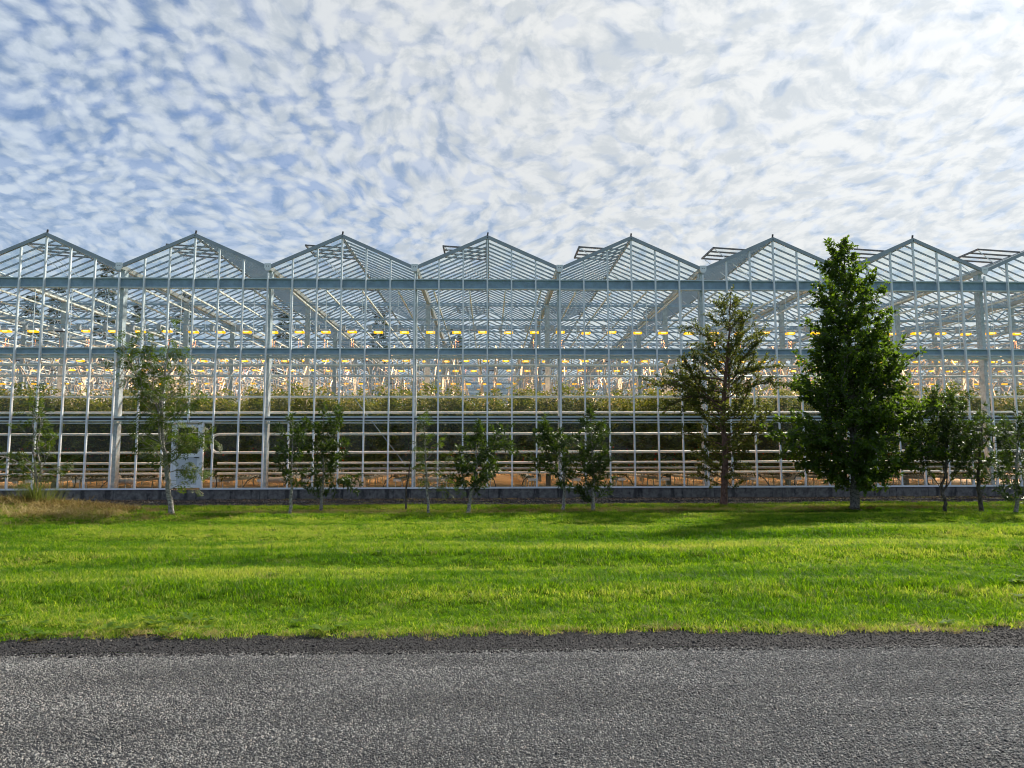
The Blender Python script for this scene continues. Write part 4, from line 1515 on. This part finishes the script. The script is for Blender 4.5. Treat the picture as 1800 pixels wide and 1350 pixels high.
# 8, 9
build_tree('willow_tree', 'leaning glossy sapling whose crown reaches left, left of the central close pair', B(989, 901), [(989, 901), (993, 870), (992, 835), (984, 800), (980, 770)],
           [(862, 14, 14), (840, 24, 18), (815, 44, 20), (795, 66, 22), (770, 48, 20), (752, 20, 8)], 19, seed=108, r0=.048, extra=[((990, 840), (925, 795), -.1), ((984, 805), (945, 757), .1)], **WIL)
build_tree('willow_tree', 'dense upright glossy sapling, right and tallest of the central close pair', B(1043, 901), [(1043, 901), (1042, 870), (1044, 830), (1040, 780), (1038, 722)],
           [(868, 6, 8), (850, 30, 24), (820, 36, 32), (790, 34, 36), (760, 32, 32), (735, 16, 18), (720, 4, 4)], 26, seed=109, r0=.05, extra=[((1043, 895), (1030, 850), -.2), ((1044, 885), (1075, 855), .1)], **WIL)
# 10 tall airy tree with reddish trunk
build_tree('olive_leaved_tree', 'tall airy tree with reddish trunk and tiny olive leaves, left of the dark dense tree', B(1272, 894), [(1272, 894), (1274, 850), (1275, 790), (1272, 720), (1276, 650), (1281, 590), (1284, 545), (1285, 512)],
           [(852, 40, 40), (820, 62, 65), (780, 62, 80), (740, 68, 75), (700, 90, 75), (670, 118, 78), (645, 90, 82), (615, 50, 70), (590, 38, 70), (560, 40, 42), (535, 48, 40), (512, 6, 8)], 64, 'small', .066, M['bark_red'], M['leaf_small'], 110, G,
           r0=.10, rise=.38, side_gap=.095, leaf_gap=.022, side_len=.50, per=4, extra=[((1272, 720), (1190, 655), -.3), ((1275, 700), (1345, 625), .3), ((1276, 640), (1215, 560), .2), ((1273, 690), (1142, 662), .2), ((1274, 705), (1160, 690), -.2), ((1273, 670), (1150, 640), 0.0), ((1275, 660), (1362, 640), .2), ((1274, 740), (1340, 700), -.3), ((1276, 640), (1340, 570), .1)])
# 11 dense broad-leaved tree
build_tree('broadleaf_tree', 'tallest tree, dense dark green broadleaf with conical crown and thick pale trunk', B(1502, 899), [(1502, 899), (1503, 860), (1500, 790), (1497, 700), (1491, 600), (1487, 500), (1486, 415)],
           [(862, 20, 25), (840, 70, 80), (800, 100, 116), (760, 112, 124), (720, 142, 124), (690, 135, 122), (660, 118, 105), (630, 92, 88), (600, 72, 72), (560, 62, 78), (520, 58, 62), (480, 50, 44), (450, 32, 32), (425, 12, 18), (410, 2, 2)], 140, 'broad', .105, M['bark_mid'], M['leaf_broad'], 111, G,
           r0=.12, rise=.42, side_gap=.125, leaf_gap=.036, side_len=.46, per=3, droop=.26,
           extra=[((1505, 720), (1645, 685), .2), ((1503, 735), (1700, 692), -.2), ((1502, 800), (1395, 770), .3), ((1487, 520), (1462, 430), .1), ((1495, 620), (1580, 612), .1)])
# 12, 13, 14 glossy shrubs at the right
BIG = {**WIL, 'leafsize': .125, 'side_gap': .115, 'leaf_gap': .068}
build_tree('willow_tree', 'wide vase-shaped glossy tree with four fanning stems, right of the tallest tree', B(1661, 901), [(1661, 901), (1658, 878), (1657, 862), (1662, 820), (1667, 770), (1670, 735), (1672, 705)],
           [(815, 10, 20), (795, 50, 50), (770, 64, 60), (745, 62, 64), (720, 50, 62), (700, 20, 30), (690, 5, 5)], 30, seed=112, r0=.045,
           extra=[((1656, 866), (1632, 790), .1), ((1657, 866), (1700, 800), -.1), ((1657, 868), (1712, 770), .3), ((1632, 800), (1610, 740), 0.1), ((1660, 830), (1650, 740), .4)], **{**BIG, 'barkm': M['bark_dark']})
build_tree('willow_tree', 'rounded glossy tree with single dark trunk, second from the right edge', B(1726, 901), [(1726, 901), (1724, 860), (1722, 810), (1722, 770), (1724, 735)],
           [(850, 10, 20), (830, 25, 38), (805, 34, 48), (780, 36, 50), (755, 34, 46), (738, 12, 20)], 26, seed=113, r0=.058, extra=[((1725, 875), (1745, 845), .1), ((1724, 845), (1690, 815), -.2)], **{**BIG, 'barkm': M['bark_dark']})
build_tree('willow_tree', 'rightmost glossy bush cut by the edge of the view, twiggy at its base', B(1785, 906), [(1785, 906), (1786, 870), (1786, 820), (1790, 770), (1792, 728)],
           [(885, 16, 24), (850, 26, 40), (810, 32, 50), (780, 36, 50), (750, 30, 46), (728, 10, 14)], 30, seed=114, r0=.05, extra=[((1785, 880), (1752, 880), -.2), ((1786, 800), (1750, 745), .1)], **BIG)

# tall dry tussock round the ragged rowan
b0 = B(60, 914)
ts = MB()
r_ = np.random.default_rng(61)
V, F = [], []
for i in range(420):
    a = r_.uniform(0, 6.28)
    q = abs(r_.normal(0, .22))
    p = Vector((b0.x + q * math.cos(a) * 1.5, b0.y + q * math.sin(a), 0))
    h = r_.uniform(.25, .95) * math.exp(-q)
    a2 = a + r_.normal(0, .6)
    ln = h * r_.uniform(.2, .9)
    wd = .006
    z0 = float(lawn_h(p.x, p.y))
    fa = r_.uniform(0, 3.14)
    wx_, wy_ = math.cos(fa) * wd, math.sin(fa) * wd
    b = len(V)
    for t in (0, .35, .65, .85, 1):
        cx, cy, cz = p.x + math.cos(a2) * ln * t * t, p.y + math.sin(a2) * ln * t * t, z0 + h * (t - .38 * t ** 3 * (ln / h))
        k = (1 - t) * .9 + .1
        V += [(cx - wx_ * k, cy - wy_ * k, cz), (cx + wx_ * k, cy + wy_ * k, cz)]
    for t in range(4):
        F.append((b + 2 * t, b + 2 * t + 1, b + 2 * t + 3, b + 2 * t + 2))
link('grass_tussock', np_mesh('grass_tussock', np.array(V), F, M['tussock']), label='clump of tall yellowing grass round the foot of the ragged rowan', cat='grass tussock')


# ------------------------------------------------------------------ tomato rows inside
def tomato_row(seed, y0, y1, dense=2.4):
    r = np.random.default_rng(seed)
    Pp, A = [], []
    y = y0
    n1 = int(dense * 420)
    n2 = int((y1 - y0 - dense) * 60)
    yy = np.concatenate([y0 + dense * r.uniform(0, 1, n1) ** 1.3, r.uniform(y0 + dense, y1, n2)])
    n_ = len(yy)
    side = r.choice([-1, 1], n_)
    top = 3.55 + .22 * np.sin(yy * 2.3 + side * 1.3 + seed) + .26 * np.sin(yy * 0.9 + 2 * seed) + r.normal(0, .16, n_) + np.where(np.sin(yy * 7 + seed * 2 + side) > .55, .38, 0)
    zz = np.where(np.arange(n_) < n1, r.uniform(.85, 1, n_), r.uniform(.95, 1, n_))
    zz = .95 + (top - .95) * r.uniform(0, 1, n_) ** np.where(np.arange(n_) < n1, .85, .55)
    xx = side * (.30 + .06 * np.sin(yy * 5)) + r.normal(0, 1, n_) * np.where(np.arange(n_) < n1, .17, .10)
    az = r.uniform(0, 2 * math.pi, n_)
    out_ = side * .6
    A = np.stack([np.cos(az) + out_, np.sin(az), r.uniform(-.5, .5, n_)], -1)
    sz = r.uniform(.26, .46, n_)
    V, F = leaves(np.stack([xx, yy, zz], -1), A, sz, TOM_V, TOM_F, r, .5)
    return np_mesh('foliage', V, F, M['leaf_tomato'])


def stems_mesh(seed, y0, y1):
    r = np.random.default_rng(seed)
    b = MB()
    y = y0
    while y < y1:
        for s in (-1, 1):
            if y < 14:
                xb = s * r.uniform(.2, .3)
                b.tube([(xb, y, .62), (xb + r.normal(0, .03), y + .3, .85), (s * .30, y + .45, 1.6), (s * .32, y + .5, 3.6)], .011, 4, False)
                if r.uniform() < .8:
                    b.tube([(xb, y, .74), (xb + .05 * s, y + .8, .66), (xb, y + 1.7, .72)], .010, 4, False)
        y += .36
    return b.mesh('stems', M['stem_tomato'])


def rods_mesh(seed, y0, y1):
    """peach-tinted support rods leaning from the plant tops up to the crop wire, in zigzag"""
    r = np.random.default_rng(seed)
    b = MB()
    y = y0
    while y < y1:
        for s in (-1, 1):
            for lo, hi, pr in ((5.15, 5.74, .75), (4.45, 5.0, .55), (3.9, 4.35, .4)):
                if r.uniform() < pr:
                    ln = r.choice([-1, 1, 1]) * r.uniform(.25, .55)
                    zt, zb = hi - r.uniform(0, .12), lo + r.uniform(-.1, .12)
                    yy = y + r.uniform(-.2, .2)
                    b.bar((s * .32, yy, zt), (s * .36, yy + ln, zb), .03, .03)
                    if r.uniform() < .4:
                        b.bar((s * .36, yy + ln, zb), (s * .34, yy + ln * .3, zb - .22), .03, .03)
        y += 1.05 if y < 26 else 1.7
    for s in (-1, 1):
        b.bar((s * .32, y0, 5.74), (s * .32, y1, 5.74), .022, .022)
    return b.mesh('support_rods', M['string'])


def fruit_mesh(seed, y0):
    r = np.random.default_rng(seed)
    b = MB()
    for i in range(46):
        s = r.choice([-1, 1])
        x, y, z = s * r.uniform(.28, .44), y0 + r.uniform(-.05, 2.5), r.uniform(1.0, 1.75)
        q = .032
        b.tube([(x, y, z - q), (x, y, z - q * .6), (x, y, z), (x, y, z + q * .6), (x, y, z + q)], [.008, q * .8, q, q * .8, .008], 6)
    return b.mesh('fruit', M['tomato'], True)


YR0, YR1 = 2.5, 62.0
fol = [tomato_row(s_, YR0, YR1) for s_ in (1, 2, 3)]
stm = [stems_mesh(s_, YR0 + .2, YR1) for s_ in (1, 2)]
rods = [rods_mesh(s_, YR0 + 1.2, YR1) for s_ in (1, 2, 3)]
frt = [fruit_mesh(s_, YR0) for s_ in (1, 2)]
gutm = MB().box(-.14, .14, YR0 + .1, YR1, .50, .60)
for y in np.arange(YR0 + .6, 30, 2.2):
    gutm.bar((-.12, y, .20), (-.12, y, .5), .03, .03)
    gutm.bar((.12, y, .20), (.12, y, .5), .03, .03)
gut_c = gutm.mesh('growing_gutter', M['white'])
GS = S / 3
hose = []
for dx in (.30, -.42, .55):
    hose.append(MB().tube([(0.05, YR0 + .1, .66), (dx * .35, YR0 - .12, .70), (dx * .8, YR0 - .35, .55), (dx, YR0 - .55, .36), (dx * .85, YR0 - .75, .215)], .018, 6).mesh('drip_hose', M['dark'], True))
k0, k1 = int(math.floor(in_view_x(YR0, 0)[0] / GS)), int(math.ceil(in_view_x(YR0, 0)[1] / GS))
for i, k in enumerate(range(k0, k1 + 1)):
    x = k * GS
    lab = f'row of tomato vines running into the glasshouse, {ordinal(i + 1)} row from the left'
    t = link('tomato_row', None, None, (x, 0, 0), lab, 'crop row', 'rows of tomato vines inside the glasshouse')
    fo = link('foliage', fol[i % 3], t)
    link('stems', stm[i % 2], t)
    link('support_rods', rods[i % 3], t)
    link('fruit', frt[i % 2], t)
    link('growing_gutter', gut_c, t)
    link('drip_hose', hose[i % 3], t)
# rows beyond the sides of the view, seen only deep inside: joined
r_ = np.random.default_rng(71)
Pp = []
for k in list(range(-27, k0)) + list(range(k1 + 1, 29)):
    n_ = int(50 * 14)
    y = r_.uniform(YR0, YR1, n_)
    keep_ = np.array([seen(k * GS, yy, 1.5) for yy in y])
    y = y[keep_]
    n_ = len(y)
    Pp.append(np.stack([k * GS + r_.choice([-1, 1], n_) * .3 + r_.normal(0, .1, n_), y, 1.2 + (4.1 - 1.2) * r_.uniform(0, 1, n_) ** .5], -1))
Pp = np.concatenate(Pp)
n_ = len(Pp)
V, F = leaves(Pp, np.stack([r_.normal(0, 1, n_), r_.normal(0, 1, n_), r_.uniform(-.5, .4, n_)], -1), r_.uniform(.4, .7, n_), TOM_V, TOM_F, r_, .5)
link('side_tomato_foliage', np_mesh('side_tomato_foliage', V, F, M['leaf_tomato']), kind='stuff', label='tomato foliage deep inside at the sides of the glasshouse')
sb = MB()
for k in list(range(-27, k0)) + list(range(k1 + 1, 29)):
    y = YR0 + 1
    while y < YR1:
        if seen(k * GS, y, 1):
            for s in (-1, 1):
                z_ = r_.uniform(4.3, 5.7)
                sb.bar((k * GS + s * .32, y, z_), (k * GS + s * .36, y + r_.uniform(-.5, .5), z_ - .5), .035, .035)
        y += 1.3
link('side_support_rods', sb.mesh('side_support_rods', M['string']), kind='stuff', label='pale support rods deep inside at the sides of the glasshouse')


# ------------------------------------------------------------------ dark conifers behind the glasshouse
def conifer(px, top_py, Y, wid, lab, seed):
    r = np.random.default_rng(seed)
    p = atY(px, top_py, Y)
    H = p.z
    t = link('conifer_tree', None, None, (p.x, Y, 0), lab, 'tree', 'dark conifers behind the glasshouse')
    link('trunk', MB().tube([(0, 0, -.1), (0, 0, H * .5), (0, 0, H)], [.22, .13, .02], 7).mesh('trunk', M['bark_dark']), t)
    n_ = 2600
    u = r.uniform(.1, 1, n_)
    az = r.uniform(0, 6.28, n_)
    lay = np.floor(u * 16) / 16
    rad = wid * (1 - lay) ** .8 * (.55 + .45 * np.sin(az * 3 + lay * 37) ** 2) * r.uniform(.25, 1, n_) ** .5 + .1
    Pp_ = np.stack([np.cos(az) * rad, np.sin(az) * rad, H * (lay + r.uniform(0, .045, n_)) - .18 * rad], -1)
    A_ = np.stack([np.cos(az), np.sin(az), r.uniform(-.4, .3, n_)], -1)
    V_, F_ = leaves(Pp_, A_, r.uniform(.5, .95, n_), [(0, 0, 0), (-.2, .5, .02), (.2, .5, .02), (0, 1, -.1)], SMALL_F, r, .5)
    link('crown', np_mesh('crown', V_, F_, M['leaf_conifer']), t)


for i, (px, py, Y, wd, lab) in enumerate([
        (58, 515, 84, 2.6, 'dark conifer behind the glasshouse near the left edge'),
        (104, 492, 88, 3.0, 'dark conifer behind the glasshouse in the leftmost span, left of the column'),
        (190, 455, 86, 3.2, 'tallest dark conifer behind the glasshouse, by the first gutter from the left'),
        (246, 525, 92, 2.2, 'narrow dark conifer behind the glasshouse, just right of the first facade column'),
        (326, 510, 88, 2.8, 'dark conifer behind the glasshouse, over the white door'),
        (500, 545, 92, 2.6, 'small dark conifer behind the glasshouse, by the second facade column'),
        (668, 545, 90, 3.2, 'dark conifer behind the glasshouse, left of the third facade column'),
        (800, 572, 96, 2.6, 'low dark conifer behind the glasshouse, left of the middle ridge')]):
    conifer(px, py, Y, wd, lab, 200 + i)
